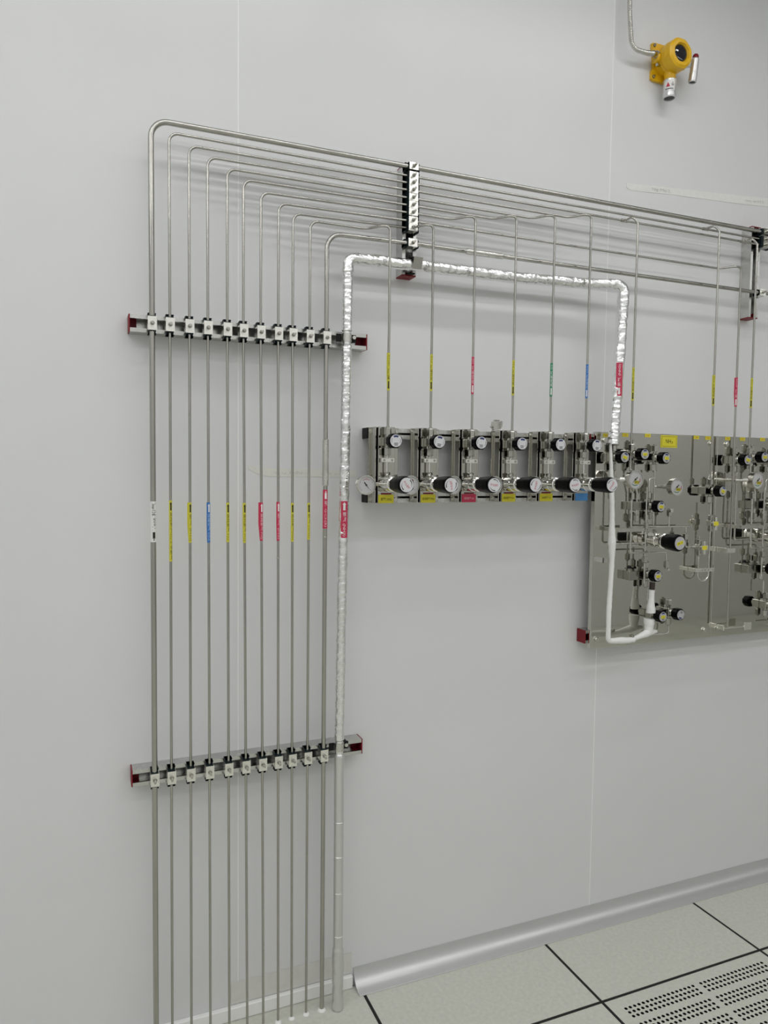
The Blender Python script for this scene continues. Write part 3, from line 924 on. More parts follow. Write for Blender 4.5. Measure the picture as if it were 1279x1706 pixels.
def regulator(parent, x, z, d0, face_d, r, kr, text=None, rot=0.0, sticker=None, split=0.49, ring=True):
    """pressure regulator: turned steel body and long black knob along the viewing normal"""
    L = face_d-d0
    b = L*split
    m = MB()
    m.lathe((x, -d0, z), (0, -1, 0), [(0, r*0.90), (0.002, r*0.98), (b*0.30, r*0.98), (b*0.30, r*0.93), (b*0.34, r*0.93), (b*0.34, r*1.03), (b*0.52, r*1.03), (b*0.56, r*0.94),
                                      (b*0.74, r*0.90), (b*0.76, r*0.98), (b*0.88, r*0.98), (b*0.90, r*0.84), (b*1.03, r*0.84)], 36, 0)
    body = m.build('regulator_body', 'chrome', parent)
    q = MB()
    q.cyl((x, -(d0+b*0.2), z+r*0.9), (x, -(d0+b*0.2), z+r+0.006), 0.006, 12)
    q.hexnut((x, -(d0+b*0.2), z+r+0.003), (x, -(d0+b*0.2), z+r+0.010), 0.0078, rot=0.2)
    q.build('port_nut', 'nut_steel', body)
    y1 = d0+b
    K = L-b
    k = MB()
    k.lathe((x, -y1, z), (0, -1, 0), [(0, kr*0.80), (K*0.05, kr*0.88), (K*0.35, kr*0.95), (K*0.60, kr*1.0), (K*0.88, kr), (K*0.97, kr*0.94), (K*0.99, kr*0.88)], 60, 0, lobes=6, depth=0.07, rot=rot, share=False)
    kb = k.build('regulator_knob', 'black', parent)
    y = -face_d
    fr = kr*(0.76 if sticker else 0.82)
    f = MB()
    f.lathe((x, y+0.0008, z), (0, -1, 0), [(0, fr), (0.0010, fr)], 36, 0)
    if not sticker:
        for s in (rot+0.35, rot+0.35+PI):
            n = 10
            for kx in range(n):
                a0 = s+1.5*kx/n; a1 = s+1.5*(kx+1)/n
                f.disc((x, y-0.0005, z), (0, -1, 0), fr*(0.74+0.014*kx), 1, 1, fr*0.73, a0, a1)
    f.build('knob_face', ['grey_face' if sticker else 'silver_face', 'ink'], kb)
    if text:
        flat_text(MB(), text, (x, y-0.0006, z), fr*1.25, fr*0.30, 0, rot=rot).build('lettering', 'ink_red', kb)
    if sticker:
        s = MB()
        wd, hg = fr*0.62, fr*0.24
        cr, sr = math.cos(rot), math.sin(rot)
        s.add([(x+u*cr-v_*sr, y-0.0006, z+u*sr+v_*cr) for u, v_ in ((-wd, -hg), (wd, -hg), (wd, hg), (-wd, hg))], [(0, 1, 2, 3)], 0)
        flat_text(s, sticker, (x, y-0.0009, z), wd*1.3, hg*0.9, 1, rot=rot)
        s.build('knob_sticker', ['tag_yellow', 'ink_olive'], kb)
    return body

# ------------------------------------------------------------------ six regulator stations
STX = [0.7505, 0.8745, 1.0005, 1.1290, 1.2565, 1.3820]
STAG = [('tag_yellow', 'ink_olive', '氮气 GN2'), ('tag_yellow', 'ink_olive', '高纯氮气 PN2'), ('label_red', 'ink_pink', '高纯氢气 H2'),
        ('tag_yellow', 'ink_olive', '高纯氩气 PAr'), ('tag_yellow', 'ink_olive', '高纯氧气 O2'), ('tag_blue', 'ink_pale', '')]
SROT = [-0.90, 1.75, -0.10, 1.35, 0.22, 1.0]
SLAB = ['regulator bracket with yellow tag and fully visible gauge, leftmost of six', 'regulator bracket with yellow tag, second of six from the left',
        'regulator bracket with red tag, third of six', 'regulator bracket with yellow tag below the loose spare clamp, fourth of six',
        'regulator bracket with yellow tag, fifth of six', 'regulator bracket with blue tag, beside the mirror panel']
SZ0, SZ1 = 1.3745, 1.5765
for i, x in enumerate(STX):
    z0, z1 = SZ0+0.0006*i, SZ1+0.0008*i
    t = thing('regulator_station', SLAB[i], 'regulator', (x, -0.041, z0), 'regulator brackets in a row')
    # back plate with corner bolts
    MB().bbox(x-0.0328, x+0.0540, -0.0450, -0.0418, z0, z1, 0.0008).build('back_plate', 'bracket_mirror', t)
    for bx_ in (x-0.0268, x+0.047):
        for bz_ in (z0+0.010, z1-0.010):
            b = MB()
            b.lathe((bx_, -0.045, bz_), (0, -1, 0), [(0, 0.0058), (0.0012, 0.0058)], 14)
            b.hexnut((bx_, -0.0462, bz_), (bx_, -0.0505, bz_), 0.0050)
            b.build('bolt', 'steel', t)
    # raised hat-shaped carrier
    c = MB()
    xa, xb = x-0.0285+0.0095, x+0.0185+0.0095
    xa, xb = x-0.0190, x+0.0280
    yb, yf = -0.0452, -0.0800
    c.bbox(xa, xa+0.0030, yf, yb, z0, z1, 0.0006)
    c.bbox(xb-0.0030, xb, yf, yb, z0, z1, 0.0006)
    c.bbox(xa, xb, yf-0.0030, yf, z0, z1, 0.0006)
    c.build('carrier_plate', 'bracket_mirror', t)
    g = MB()
    g.bbox(xa-0.0075, xa-0.0045, -0.078, -0.0452, z0, z1, 0.0006)
    g.build('side_rail', 'bracket_mirror', t)
    fy = 0.0830
    zv = 1.5378+0.0006*i
    valve(t, x, zv, fy, 0.155, rot=random.uniform(-0.15, 0.15), body=0.022, nut_z=(0.017, 0.036))
    # clamp bar and thin tube down to the regulator
    m = MB()
    m.bbox(x-0.0175, x+0.0190, -0.1035, -0.1000, zv-0.0545, zv-0.0435, 0.0006)
    m.bbox(x-0.0175, x-0.0145, -0.1000, -fy-0.0002, zv-0.0545, zv-0.0435, 0.0004)
    m.bbox(x+0.0160, x+0.0190, -0.1000, -fy-0.0002, zv-0.0545, zv-0.0435, 0.0004)
    cb = m.build('clamp_bar', 'plate', t)
    for sx in (-0.0105, 0.0120):
        s = MB()
        s.lathe((x+sx, -0.1035, zv-0.049), (0, -1, 0), [(0, 0.0035), (0.0012, 0.0032), (0.0012, 0.0018), (0.0004, 0.0016)], 12)
        s.build('screw', 'nut_steel', cb)
    MB().cyl((x, -0.0965, zv-0.040), (x, -0.0965, 1.447), 0.0030, 12).build('feed_tube', 'chrome', t)
    zr = 1.4265+0.0003*i
    regulator(t, x, zr, fy+0.002, 0.225, 0.0205, 0.0222, 'PULSET', SROT[i])
    gx, gz, gd = x-0.0720, zr-0.0025, 0.137
    gauge(t, gx, gz, gd, 0.0250, -52, stem=[((gx+0.022, -0.1215, gz+0.001), (gx+0.034, -0.1100, gz+0.002), 0.0062, True), ((gx+0.030, -0.1130, gz+0.002), (x-0.018, -0.1050, zr), 0.0050, False)])
    # tag on the foot of the carrier and the red strip over it
    base, ink, txt = STAG[i]
    tg = MB()
    tg.bbox(xa+0.0005, xb-0.0030, -0.0865, -0.0838, z0+0.0004, z0+0.0230, 0.0004)
    tg_ = tg.build('gas_tag', base, t)
    if txt:
        vs_, fs_, W_, H_ = text_polys(txt)
        wd = 0.036 if len(txt) > 7 else 0.031
        flat_text(MB(), txt, ((xa+xb)/2-0.0012, -0.0869, z0+0.0112), wd, min(0.0085, wd/W_*H_*1.3)).build('lettering', ink, tg_)
    if i < 5:
        MB().bbox(xa+0.009, xb-0.009, -0.0858, -0.0834, z0+0.0236, z0+0.0275, 0.0004).build('red_strip', 'red_plastic', t)

# loose clamp half resting on the fourth bracket
t = thing('spare_clamp', 'loose steel clamp piece resting on top of the fourth regulator bracket', 'clamp', (1.105, -0.060, 1.5792))
m = MB()
u = Vector((math.cos(0.25), 0, math.sin(0.25))); v = Vector((-math.sin(0.25), 0, math.cos(0.25)))
m.prism([(-0.012, 0.002), (0.006, 0.000), (0.012, 0.003), (0.016, 0.008), (0.020, 0.014), (0.0205, 0.022), (0.016, 0.0235), (0.0135, 0.021), (0.0135, 0.0175), (0.009, 0.0150), (0.008, 0.026), (-0.008, 0.027), (-0.012, 0.016)],
        (1.104, -0.054, 1.5795), u, v, (0, -1, 0), 0.013)
m.build('jaw', 'steel', t)
b = MB()
b.hexnut((1.088, -0.060, 1.5895), (1.0945, -0.060, 1.5908), 0.006)
b.cyl((1.083, -0.060, 1.5885), (1.089, -0.060, 1.5897), 0.0028, 10)
b.bbox(1.0945, 1.110, -0.066, -0.0555, 1.6062, 1.6088, 0.0005)
b.build('bolt', 'nut_steel', t)

# ------------------------------------------------------------------ mirror gas panels
DP = 0.060
def poly_tube(parent, pts, r=0.0030, rad=0.008, name='tube', m='steel', n=10):
    return MB().path(fillet([(x, -(DP+d), z) for x, d, z in pts], rad, 5), r, n).build(name, m, parent)
def nut(parent, x, d, z, h=0.018, r=0.0085, ax='z', name='nut'):
    v = {'z': Vector((0, 0, 1)), 'x': Vector((1, 0, 0)), 'y': Vector((0, -1, 0))}[ax]*h/2
    c = Vector((x, -(DP+d), z))
    q = MB()
    q.hexnut(c-v, c+v, r, rot=0.25)
    q.cyl(c-v*1.35, c+v*1.35, r*0.55, 12)
    return q.build(name, 'nut_steel', parent)
def small_tag(parent, x, z, txt, w=0.023, h=0.0115):
    q = MB()
    q.bbox(x-w/2, x+w/2, -(DP+0.0008), -(DP+0.0001), z-h/2, z+h/2, 0.0002)
    flat_text(q, txt, (x, -(DP+0.0011), z), w*0.5, h*0.42, 1)
    return q.build('number_tag', ['tag_yellow', 'ink_red'], parent)
def ball_valve(parent, x, d, z):
    nut(parent, x, d, z+0.017, 0.018, 0.0085)
    nut(parent, x, d, z-0.017, 0.018, 0.0085)
    q = MB()
    q.bbox(x-0.008, x+0.008, -(DP+d+0.009), -(DP+d-0.009), z-0.009, z+0.009, 0.001)
    q.cyl((x, -(DP+d+0.009), z), (x, -(DP+d+0.016), z), 0.004, 12)
    b = q.build('ball_valve', 'nut_steel', parent)
    hq = MB()
    hq.bbox(x+0.002, x+0.0095, -(DP+d+0.021), -(DP+d+0.016), z-0.022, z+0.020, 0.001)
    hq.bbox(x-0.007, x+0.003, -(DP+d+0.021), -(DP+d+0.016), z-0.006, z+0.006, 0.001)
    hq.build('lever', 'plate', b)
    hq = MB()
    hq.bbox(x-0.0075, x+0.012, -(DP+d+0.0225), -(DP+d+0.0213), z-0.007, z+0.006, 0.0003)
    hq.build('lever_tag', 'tag_yellow', b)

def gas_panel(ox, label, ammonia):
    X = lambda v: v+ox
    x0, x1 = (1.4555, 1.9445) if ammonia else (1.9457, 2.4347)
    z0, z1 = 0.9175, 1.5865
    t = thing('gas_board', label, 'panel', (x0, -DP, z0), 'mirror finish gas panels')
    m = MB()
    m.bbox(x0, x1, -DP, -DP+0.002, z0, z1, 0.0010)
    m.box(x0, x0+0.002, -DP+0.002, -0.0422, z0, z1)
    m.box(x1-0.002, x1, -DP+0.002, -0.0422, z0, z1)
    m.box(x0+0.002, x1-0.002, -DP+0.002, -0.0422, z1-0.002, z1)
    m.box(x0+0.002, x1-0.002, -DP+0.002, -0.0422, z0, z0+0.002)
    m.build('mirror_plate', 'mirror', t)
    for (bx, bz) in ((1.4840, 1.5614), (1.914, 1.5618), (1.4750, 0.9480), (1.9155, 0.9460)):
        q = MB()
        q.lathe((X(bx), -DP-0.0001, bz), (0, -1, 0), [(0, 0.0085), (0.0012, 0.0085)], 18)
        q.hexnut((X(bx), -DP-0.0013, bz), (X(bx), -DP-0.0070, bz), 0.0075)
        q.build('panel_bolt', 'steel', t)
    # valves
    k = 0
    for (vx, vz, st, rt, nu) in ((1.5080, 1.5093, 'V1', -0.35, True), (1.5834, 1.5200, 'V2', 0.0, True), (1.6680, 1.5097, 'V3', 0.0, True), (1.6531, 1.3603, 'V4', -0.1, True),
                                 (1.6500, 1.1454, 'V5', 0.05, True), (1.6751, 1.0170, 'V6', 0.0, ammonia is False), (1.7469, 1.0186, None, 2.9, True), (1.9048, 1.4077, 'V8', -0.3, True)):
        if vx > 1.85 and not ammonia: continue
        valve(t, X(vx), vz, DP+0.0004, DP+0.067, st, rot=rt, nuts=nu, knob_r=0.0195, body=0.026, nut_z=(0.019, 0.040), face=0.75, face_mat='grey_face')
    # shared blocks behind the upper valve group, the fourth and the fifth valve
    MB().bbox(X(1.497), X(1.685), -(DP+0.024), -(DP+0.0004), 1.502, 1.524, 0.001).build('manifold_block', 'block_steel', t)
    MB().bbox(X(1.578), X(1.6398), -(DP+0.028), -(DP+0.0004), 1.348, 1.374, 0.001).build('manifold_block', 'block_steel', t)
    MB().bbox(X(1.572), X(1.6368), -(DP+0.028), -(DP+0.0004), 1.130, 1.158, 0.001).build('manifold_block', 'block_steel', t)
    MB().bbox(X(1.689), X(1.733), -(DP+0.024), -(DP+0.0004), 1.006, 1.030, 0.001).build('manifold_block', 'block_steel', t)
    # inlet from the branch tube above
    nut(t, X(1.5545 if ammonia else 1.5435), 0.040, 1.540, 0.020, 0.0095)
    poly_tube(t, [(X(1.5545 if ammonia else 1.5435), 0.04, 1.531), (X(1.556), 0.036, 1.513), (X(1.556), 0.036, 1.455)])
    # gauges
    gx, gz = X(1.5319), 1.4431
    gauge(t, gx, gz, DP+0.090, 0.0285, 222, stem=[((gx-0.020, -(DP+0.072), gz), (gx-0.036, -(DP+0.060), gz), 0.0065, True), ((gx-0.034, -(DP+0.062), gz), (gx-0.046, -(DP+0.042), gz), 0.005, False),
                                                  ((gx-0.046, -(DP+0.045), gz), (gx-0.046, -(DP+0.0004), gz), 0.0058, False)], sticker='P1', red_arc=False)
    gx, gz = X(1.6938), 1.4213
    gauge(t, gx, gz, DP+0.090, 0.0275, 222, stem=[((gx-0.018, -(DP+0.068), gz), (gx-0.024, -(DP+0.052), gz), 0.0070, True), ((gx-0.024, -(DP+0.053), gz), (gx-0.029, -(DP+0.034), gz), 0.005, False),
                                                  ((gx-0.029, -(DP+0.036), gz), (gx-0.036, -(DP+0.031), gz), 0.0035, False)], sticker='P2', red_arc=False)
    # regulator with its long black knob
    regulator(t, X(1.6732), 1.2526, DP+0.010, DP+0.128, 0.0235, 0.0262, None, 0.30, 'R1', split=0.50)
    q = MB()
    q.cyl((X(1.6732), -(DP+0.0004), 1.2526), (X(1.6732), -(DP+0.0105), 1.2526), 0.015, 24)
    q.build('regulator_mount', 'nut_steel', t)
    nut(t, X(1.6430), 0.03, 1.2700, 0.020, 0.008, 'x')
    # tube runs
    for pts in ([(X(1.6575), 0.030, 1.472), (X(1.6575), 0.030, 1.300)], [(X(1.6575), 0.030, 1.4465), (X(1.6360), 0.030, 1.4465), (X(1.6360), 0.030, 1.400)],
                [(X(1.5530), 0.050, 1.384), (X(1.5535), 0.050, 1.2190), (X(1.6950), 0.050, 1.2166), (X(1.6966), 0.050, 1.187)],
                [(X(1.6300), 0.030, 1.2960), (X(1.8050), 0.030, 1.2930)], [(X(1.7920), 0.030, 1.2930), (X(1.7920), 0.030, 1.268)],
                [(X(1.7212), 0.030, 1.330), (X(1.7212), 0.030, 1.296)], [(X(1.6280), 0.030, 1.338), (X(1.6280), 0.030, 1.2965)],
                [(X(1.6355), 0.030, 1.226), (X(1.6355), 0.030, 1.160)], [(X(1.6200), 0.040, 1.420), (X(1.6200), 0.040, 1.120)],
                [(X(1.5080), 0.025, 1.467), (X(1.5080), 0.025, 1.245), (X(1.6300), 0.025, 1.245)], [(X(1.5834), 0.025, 1.478), (X(1.5834), 0.025, 1.440), (X(1.5950), 0.025, 1.400), (X(1.5950), 0.025, 1.330)],
                [(X(1.7390), 0.025, 0.976), (X(1.7390), 0.025, 0.952), (X(1.6760), 0.025, 0.952)], [(X(1.6500), 0.025, 1.102), (X(1.6500), 0.025, 1.060)]):
        poly_tube(t, pts)
    for (nx, nd, nz) in ((1.6360, 0.030, 1.394), (1.6966, 0.050, 1.178), (1.7212, 0.030, 1.3385), (1.6355, 0.030, 1.176), (1.6280, 0.030, 1.325),
                         (1.5530, 0.050, 1.392), (1.5950, 0.025, 1.322), (1.6200, 0.040, 1.300), (1.6200, 0.040, 1.195), (1.7900, 0.030, 1.262), (1.5834, 0.025, 1.480)):
        nut(t, X(nx), nd, nz, 0.020)
    for bb in ((X(1.695), X(1.703), -(DP+0.060), -(DP+0.055), 1.160, 1.166), (X(1.716), X(1.7265), -(DP+0.043), -(DP+0.0385), 1.340, 1.352)):
        MB().bbox(*bb, 0.0008).build('fitting_tip', 'plate', t)
    # clip bar across the middle
    q = MB()
    q.bbox(X(1.505), X(1.600), -(DP+0.0575), -(DP+0.0550), 1.2835, 1.2955, 0.0005)
    q.bbox(X(1.505), X(1.508), -(DP+0.0550), -(DP+0.0004), 1.2835, 1.2955, 0.0005)
    q.build('clip_bar', 'steel', t)
    # small yellow stickers along the top edge
    tags = ((1.4905, 1.5765), (1.5637, 1.5796), (1.6517, 1.5807), (1.8523, 1.5800), (1.9021, 1.5793)) if ammonia else ((1.4888, 1.5802), (1.5548, 1.5799), (1.6472, 1.5813))
    for a, (tx, tz) in enumerate(tags): small_tag(t, X(tx), tz, 'V%d' % (a+1))
    if ammonia:
        # NH3 sign
        q = MB()
        cx, cz = 1.7381, 1.5640
        q.bbox(cx-0.034, cx+0.034, -(DP+0.0010), -(DP+0.0001), cz-0.0195, cz+0.0195, 0.0003)
        sg = q.build('gas_sign', 'tag_yellow', t)
        q = MB()
        y = -(DP+0.0013)
        for (a, b, c, d) in ((-0.030, 0.030, 0.0148, 0.0155), (-0.030, 0.030, -0.0155, -0.0148), (-0.030, -0.0292, -0.0155, 0.0155), (0.0292, 0.030, -0.0155, 0.0155)):
            q.add([(cx+a, y, cz+c), (cx+b, y, cz+c), (cx+b, y, cz+d), (cx+a, y, cz+d)], [(0, 1, 2, 3)])
        flat_text(q, 'NH', (cx-0.0035, y, cz+0.0005), 0.0205, 0.0125)
        flat_text(q, '3', (cx+0.0125, y, cz-0.0030), 0.0055, 0.0080)
        q.build('lettering', 'ink', sg)
        # purge side: valve by the seam, U tube, ball valves, clip
        nut(t, 1.8790, 0.040, 1.4370, 0.018, 0.0085)
        MB().bbox(1.868, 1.893, -(DP+0.03), -(DP+0.0004), 1.397, 1.420, 0.001).build('manifold_block', 'block_steel', t)
        poly_tube(t, [(1.8790, 0.040, 1.430), (1.8800, 0.032, 1.416)])
        poly_tube(t, [(1.8945, 0.030, 1.368), (1.8945, 0.030, 1.115), (1.8490, 0.030, 1.115), (1.8490, 0.030, 1.200)], rad=0.021)
        poly_tube(t, [(1.8490, 0.030, 1.250), (1.8490, 0.030, 1.262)])
        ball_valve(t, 1.8490, 0.030, 1.2260)
        ball_valve(t, 1.8945, 0.030, 1.3030)
        nut(t, 1.8230, 0.030, 1.2280, 0.014, 0.006, 'x')
        poly_tube(t, [(1.8420, 0.030, 1.2280), (1.7920, 0.030, 1.2280), (1.7920, 0.030, 1.255)])
        q = MB()
        q.bbox(1.836, 1.912, -(DP+0.0375), -(DP+0.0340), 1.1455, 1.1575, 0.0005)
        q.bbox(1.836, 1.839, -(DP+0.0340), -(DP+0.0004), 1.1455, 1.1575, 0.0005)
        cb = q.build('clip_bar', 'plate', t)
        for sx in (1.857, 1.871, 1.886, 1.904):
            q = MB()
            q.lathe((sx, -(DP+0.0375), 1.1515), (0, -1, 0), [(0, 0.0026), (0.0012, 0.0024)], 10)
            q.build('screw', 'nut_steel', cb)
        # bracket arm to the white wrapped line
        q = MB()
        q.bbox(1.4560, 1.4590, -(DP+0.045), -(DP+0.0004), 1.191, 1.206, 0.0005)
        q.bbox(1.4560, 1.4740, -(DP+0.045), -(DP+0.042), 1.191, 1.206, 0.0005)
        q.build('bracket_arm', 'steel', t)
    else:
        q = MB()
        q.bbox(X(1.4560), X(1.4590), -(DP+0.045), -(DP+0.0004), 1.205, 1.220, 0.0005)
        q.bbox(X(1.4560), X(1.4900), -(DP+0.048), -(DP+0.0452), 1.205, 1.220, 0.0005)
        q.build('bracket_arm', 'plate', t)
        q = MB()
        q.bbox(X(1.470), X(1.592), -(DP+0.0330), -(DP+0.0300), 0.9500, 0.9540, 0.0005)
        q.bbox(X(1.560), X(1.592), -(DP+0.0340), -(DP+0.0310), 0.9400, 0.9660, 0.0005)
        q.bbox(X(1.470), X(1.473), -(DP+0.0300), -(DP+0.0004), 0.9440, 0.9600, 0.0005)
        q.build('clip_bar', 'plate', t)
    return t
gas_panel(0.0, 'mirror steel gas panel with yellow NH3 sign', True)
gas_panel(0.5, 'mirror steel gas panel cut by right edge of photo, no sign', False)

# white tape-wrapped heat line on the NH3 panel
def wrapped():
    t = thing('wrapped_line', 'white tape-wrapped line bent down along left edge of the NH3 panel', 'pipe', (1.48, -(DP+0.045), 0.95))
    def wrap(pts, rad, rads, name='wrap', rfn=None):
        fp = fillet([(x, -(DP+d), z) for x, d, z in pts], rad, 6)
        dn = [fp[0]]
        for a, b in zip(fp[:-1], fp[1:]):
            k = max(1, int((b-a).length/0.004))
            for j in range(1, k+1): dn.append(a.lerp(b, j/k))
        tot = sum((b-a).length for a, b in zip(dn[:-1], dn[1:]))
        def rf(p, dv, run, an):
            f = run/tot*(len(rads)-1)
            i = min(int(f), len(rads)-2)
            base = rads[i]+(rads[i+1]-rads[i])*(f-i)
            q = p+dv*0.006
            return base*(1+0.09*noise.noise(q*60)+0.05*noise.noise(Vector((q.x*60, q.y*60, q.z*190))))
        return MB().path(dn, 0.006, 18, rfun=rf).build(name, 'white_wrap', t)
    wrap([(1.4715, 0.045, 1.548), (1.4760, 0.048, 1.440), (1.4800, 0.05, 1.342), (1.4850, 0.05, 1.2000), (1.4790, 0.05, 1.038), (1.4795, 0.05, 0.9530), (1.5300, 0.05, 0.9500), (1.5780, 0.05, 0.9480)],
         [0, .2, .2, .1, .2, 0.010, 0.1, 0], [0.0038, 0.0050, 0.0066, 0.0074, 0.0076, 0.0084, 0.0120, 0.0080, 0.0074, 0.0074, 0.0078, 0.0072, 0.0076, 0.0105, 0.0078])
    wrap([(1.5760, 0.045, 0.9490), (1.6150, 0.040, 0.9560), (1.6480, 0.035, 0.9630), (1.6820, 0.032, 0.9640)], 0.02, [0.0060, 0.0075, 0.0090, 0.0125, 0.0090, 0.0055])
    wrap([(1.6500, 0.034, 0.962), (1.6500, 0.034, 0.985), (1.6510, 0.034, 1.006)], 0.1, [0.0120, 0.0135, 0.0160, 0.0172])
    wrap([(1.6550, 0.036, 1.026), (1.6540, 0.036, 1.045), (1.6540, 0.036, 1.056), (1.6560, 0.036, 1.098)], 0.05, [0.0150, 0.0132, 0.0110, 0.0090, 0.0088, 0.0094])
    o = MB().cyl((1.6560, -(DP+0.036), 1.099), (1.6570, -(DP+0.036), 1.122), 0.0084, 18).build('tape_collar', 'brown_tape', t)
    o['label'] = 'dark brown tape collar'
    MB().bbox(1.5700, 1.5780, -(DP+0.052), -(DP+0.036), 0.9560, 0.9640, 0.001).build('clip', 'nut_steel', t)
wrapped()

# ------------------------------------------------------------------ gas detector
def detector():
    cx, cz = 1.716, 2.747
    t = thing('gas_detector', 'yellow gas detector with round black window and silver sensor', 'detector', (cx, 0, cz))
    m = MB()
    m.prism([(-0.049, -0.054), (-0.036, -0.058), (0.036, -0.058), (0.049, -0.054), (0.049, -0.030), (0.043, -0.020), (0.043, 0.020), (0.049, 0.030), (0.049, 0.054), (0.036, 0.056), (-0.036, 0.056), (-0.049, 0.054), (-0.049, 0.030), (-0.043, 0.020), (-0.043, -0.020), (-0.049, -0.030)],
            (cx, -0.0005, cz), (1, 0, 0), (0, 0, 1), (0, -1, 0), 0.010)
    m.build('mount_plate', 'yellow_paint', t)
    for sx in (-0.042, 0.042):
        for sz in (-0.047, 0.047):
            q = MB()
            q.lathe((cx+sx, -0.0105, cz+sz), (0, -1, 0), [(0, 0.0055), (0.001, 0.0055)], 14)
            q.hexnut((cx+sx, -0.0115, cz+sz), (cx+sx, -0.0160, cz+sz), 0.0045)
            q.build('screw', 'nut_steel', t)
    q = MB()
    q.hexnut((cx-0.037, -0.030, cz-0.022), (cx-0.052, -0.034, cz-0.024), 0.0050)
    q.build('earth_bolt', 'nut_steel', t)
    b = MB()
    b.lathe((cx, -0.0105, cz), (0, -1, 0), [(0, 0.041), (0.018, 0.041), (0.022, 0.0435), (0.032, 0.0435)], 40)
    b.lathe((cx-0.030, -0.026, cz), (-1, 0, 0), [(0, 0.018), (0.018, 0.016), (0.022, 0.0145)], 22)
    b.lathe((cx, -0.036, cz-0.034), (0, 0, -1), [(0, 0.019), (0.018, 0.0175), (0.028, 0.0165)], 24)
    b.lathe((cx, -0.036, cz+0.034), (0, 0, 1), [(0, 0.019), (0.012, 0.017), (0.016, 0.012)], 22)
    b.lathe((cx+0.030, -0.034, cz-0.006), (1, 0, 0), [(0, 0.015), (0.026, 0.0125)], 20)
    b.build('housing', 'yellow_paint', t)
    l = MB()
    l.lathe((cx, -0.0425, cz), (0, -1, 0), [(0, 0.0435), (0.003, 0.0460), (0.018, 0.0460), (0.022, 0.0450)], 48, 0)
    l.lathe((cx, -0.0645, cz), (0, -1, 0), [(0, 0.0460), (0.014, 0.0450), (0.019, 0.0380), (0.0195, 0.0290), (0.016, 0.0270), (0.0130, 0.0250)], 64, 0, lobes=8, depth=0.03, caps=False)
    l.build('lid', 'yellow_paint', t)
    MB().lathe((cx, -0.0770, cz), (0, -1, 0), [(0, 0.0252), (0.0015, 0.0250), (0.0030, 0.0200), (0.0038, 0.0100), (0.0040, 0.0004)], 36, 0, share=True).build('window', 'lens_black', t)
    s = MB()
    zt = cz-0.062
    s.lathe((cx, -0.036, zt), (0, 0, -1), [(0, 0.0185), (0.002, 0.0198), (0.038, 0.0198), (0.039, 0.0190), (0.041, 0.0190), (0.042, 0.0198), (0.052, 0.0198), (0.055, 0.0185), (0.055, 0.0160), (0.051, 0.0155)], 32, 0, caps=False)
    so = s.build('sensor_head', 'aluminium', t)
    MB().disc((cx, -0.036, zt-0.0510), (0, 0, -1), 0.0157, 28).build('sensor_mesh', 'grille', so)
    # printed band with a red triangle
    th = to_cam_angle(cx, 0.036)
    R = 0.0201
    def pt(c, z, rr=R): return (cx+rr*math.cos(th+c/R), -0.036+rr*math.sin(th+c/R), z)
    pb = MB()
    for k in range(10):
        c0, c1 = -0.017+0.0034*k, -0.017+0.0034*(k+1)
        pb.add([pt(c0, zt-0.036), pt(c1, zt-0.036), pt(c1, zt-0.006), pt(c0, zt-0.006)], [(0, 1, 2, 3)], 0, True)
    R2 = R+0.0009
    pb.add([pt(-0.0105, zt-0.027, R2), pt(0.0015, zt-0.027, R2), pt(-0.0045, zt-0.013, R2)], [(0, 1, 2)], 1)
    for zz, a, b in ((0.0165, 0.007, 0.011), (0.021, 0.005, 0.013), (0.0245, 0.006, 0.013)):
        pb.add([pt(a, zt-zz, R2), pt(b, zt-zz, R2), pt(b, zt-zz+0.0016, R2), pt(a, zt-zz+0.0016, R2)], [(0, 1, 2, 3)], 2)
    for k in range(8):
        c0, c1 = -0.013+0.003*k, -0.013+0.003*(k+1)
        pb.add([pt(c0, zt-0.0345, R2), pt(c1, zt-0.0345, R2), pt(c1, zt-0.0325, R2), pt(c0, zt-0.0325, R2)], [(0, 1, 2, 3)], 2)
    pb.build('printed_label', ['label_white', 'ink_red', 'grille'], so)
    # small horn with red beacon on the right-hand side
    bx, bd = cx+0.077, 0.054
    top = Vector((bx+0.002, -bd-0.004, cz+0.010)); bot = Vector((bx-0.002, -bd+0.002, cz-0.062))
    ax = (bot-top).normalized()
    h = MB()
    h.lathe(top, ax, [(0, 0.0105), (0.003, 0.0120), (0.042, 0.0120), (0.044, 0.0126), (0.068, 0.0126), (0.071, 0.0115), (0.071, 0.0097), (0.068, 0.0092)], 28, 0, caps=False)
    h.lathe((cx+0.052, -0.036, cz-0.006), (bx-cx-0.060, -bd+0.036+0.004, 0.0), [(0, 0.0085), (0.020, 0.0085)], 16)
    ho = h.build('sounder', 'aluminium', t)
    MB().disc(bot+ax*(-0.0045), ax, 0.0096, 22).build('sounder_grille', 'grille', ho)
    MB().lathe(top, -ax, [(0, 0.0095), (0.008, 0.0092), (0.0125, 0.0065), (0.014, 0.0005)], 22, 0, share=True).build('beacon', 'red_plastic', t)
    # flexible metal conduit that climbs out of the picture
    k = thing('flexible_conduit', 'ribbed metal conduit running up from the gas detector', 'conduit', (1.66, -0.026, cz))
    fp = fillet([(1.6600, -0.032, cz+0.0075), (1.6230, -0.035, cz+0.001), (1.5640, -0.036, cz+0.0005), (1.5545, -0.034, cz+0.100), (1.5510, -0.031, 2.98), (1.5510, -0.03, CEIL-0.003)], [0, 0.10, 0.050, 0.25, 0.2, 0], 12)
    dn = [fp[0]]
    for a, b in zip(fp[:-1], fp[1:]):
        kk = max(1, int((b-a).length/0.0012))
        for j in range(1, kk+1): dn.append(a.lerp(b, j/kk))
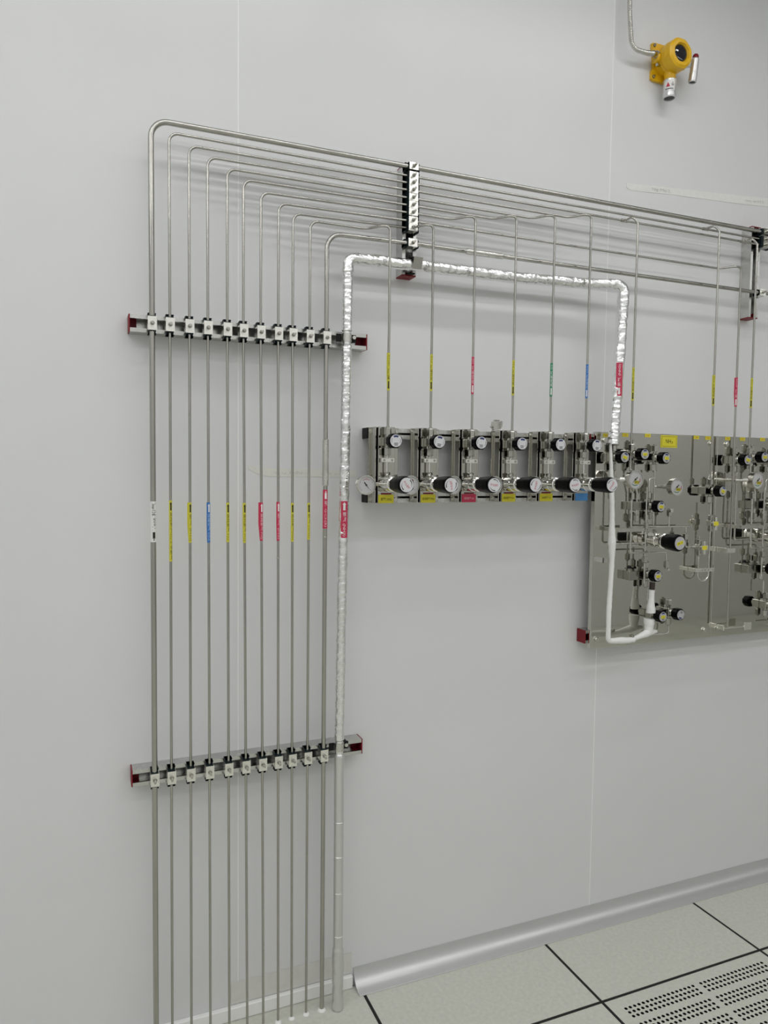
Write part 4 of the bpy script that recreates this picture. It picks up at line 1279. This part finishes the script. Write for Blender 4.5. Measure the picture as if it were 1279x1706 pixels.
    MB().path(dn, 0.0065, 16, rfun=lambda p, dv, run, an: 0.0062+0.0016*max(0, 1-run/0.05)+0.0010*math.sin(run/0.0050*2*PI)).build('ribbed_hose', 'steel', k)
    g = MB()
    g.hexnut((1.6730, -0.028, cz+0.008), (1.6600, -0.0310, cz+0.0075), 0.0115)
    g.cyl((1.6620, -0.0310, cz+0.0075), (1.6480, -0.0335, cz+0.0055), 0.0094, 18)
    g.build('gland', 'nut_steel', k)
detector()

# ------------------------------------------------------------------ paper tape strips left on the wall
def tape(label, pts, m, writing=()):
    t = thing('masking_tape', label, 'tape', (pts[0][0], 0, pts[0][1]))
    q = MB()
    top = [(x, z1) for x, z0, z1 in pts]; bot = [(x, z0) for x, z0, z1 in pts]
    n = len(pts)
    vs_ = [(x, -0.0006-0.0004*(i % 2), z) for i, (x, z) in enumerate(top)]+[(x, -0.0006-0.0006*((i+1) % 2), z) for i, (x, z) in enumerate(bot)]
    q.add(vs_, [(i, n+i, n+i+1, i+1) for i in range(n-1)])
    vb = [(x, -0.0001, z) for x, y, z in vs_]
    q.add(vs_[:n]+vb[:n], [(i, i+1, n+i+1, n+i) for i in range(n-1)])
    q.add(vs_[n:]+vb[n:], [(i, n+i, n+i+1, i+1) for i in range(n-1)])
    q.add([vs_[0], vs_[n], vb[n], vb[0]], [(0, 1, 2, 3)]); q.add([vs_[n-1], vs_[-1], vb[-1], vb[n-1]], [(0, 3, 2, 1)])
    q.build('strip', m, t)
    if writing:
        wq = MB()
        for (txt, x, z, wd, hg, rot) in writing: flat_text(wq, txt, (x, -0.0016, z), wd, hg, 0, rot)
        wq.build('handwriting', 'faint_ink', t)
tape('strip of white masking tape with faint handwriting right of the detector', [(1.590, 2.352, 2.366), (1.606, 2.3455, 2.3660), (1.70, 2.352, 2.374), (1.80, 2.360, 2.3800), (1.812, 2.359, 2.3825), (1.95, 2.366, 2.3900), (2.05, 2.371, 2.398), (2.25, 2.384, 2.412)],
     'paper_tape', [('Ng Ma:2', 1.728, 2.3640, 0.075, 0.012, 0.05), ('mn qr012', 2.135, 2.389, 0.085, 0.011, 0.06)])
tape('yellowed tape strip on the wall behind the tubes', [(0.405, 1.462, 1.473), (0.428, 1.448, 1.464), (0.455, 1.443, 1.464), (0.52, 1.4425, 1.463), (0.60, 1.4425, 1.462), (0.668, 1.443, 1.461), (0.700, 1.443, 1.460)],
     'tape_pale', [('x u DN', 0.51, 1.453, 0.075, 0.008, 0), ('AW m', 0.625, 1.451, 0.05, 0.007, 0)])

for o in bpy.data.objects:
    if '_w' in o: del o['_w']
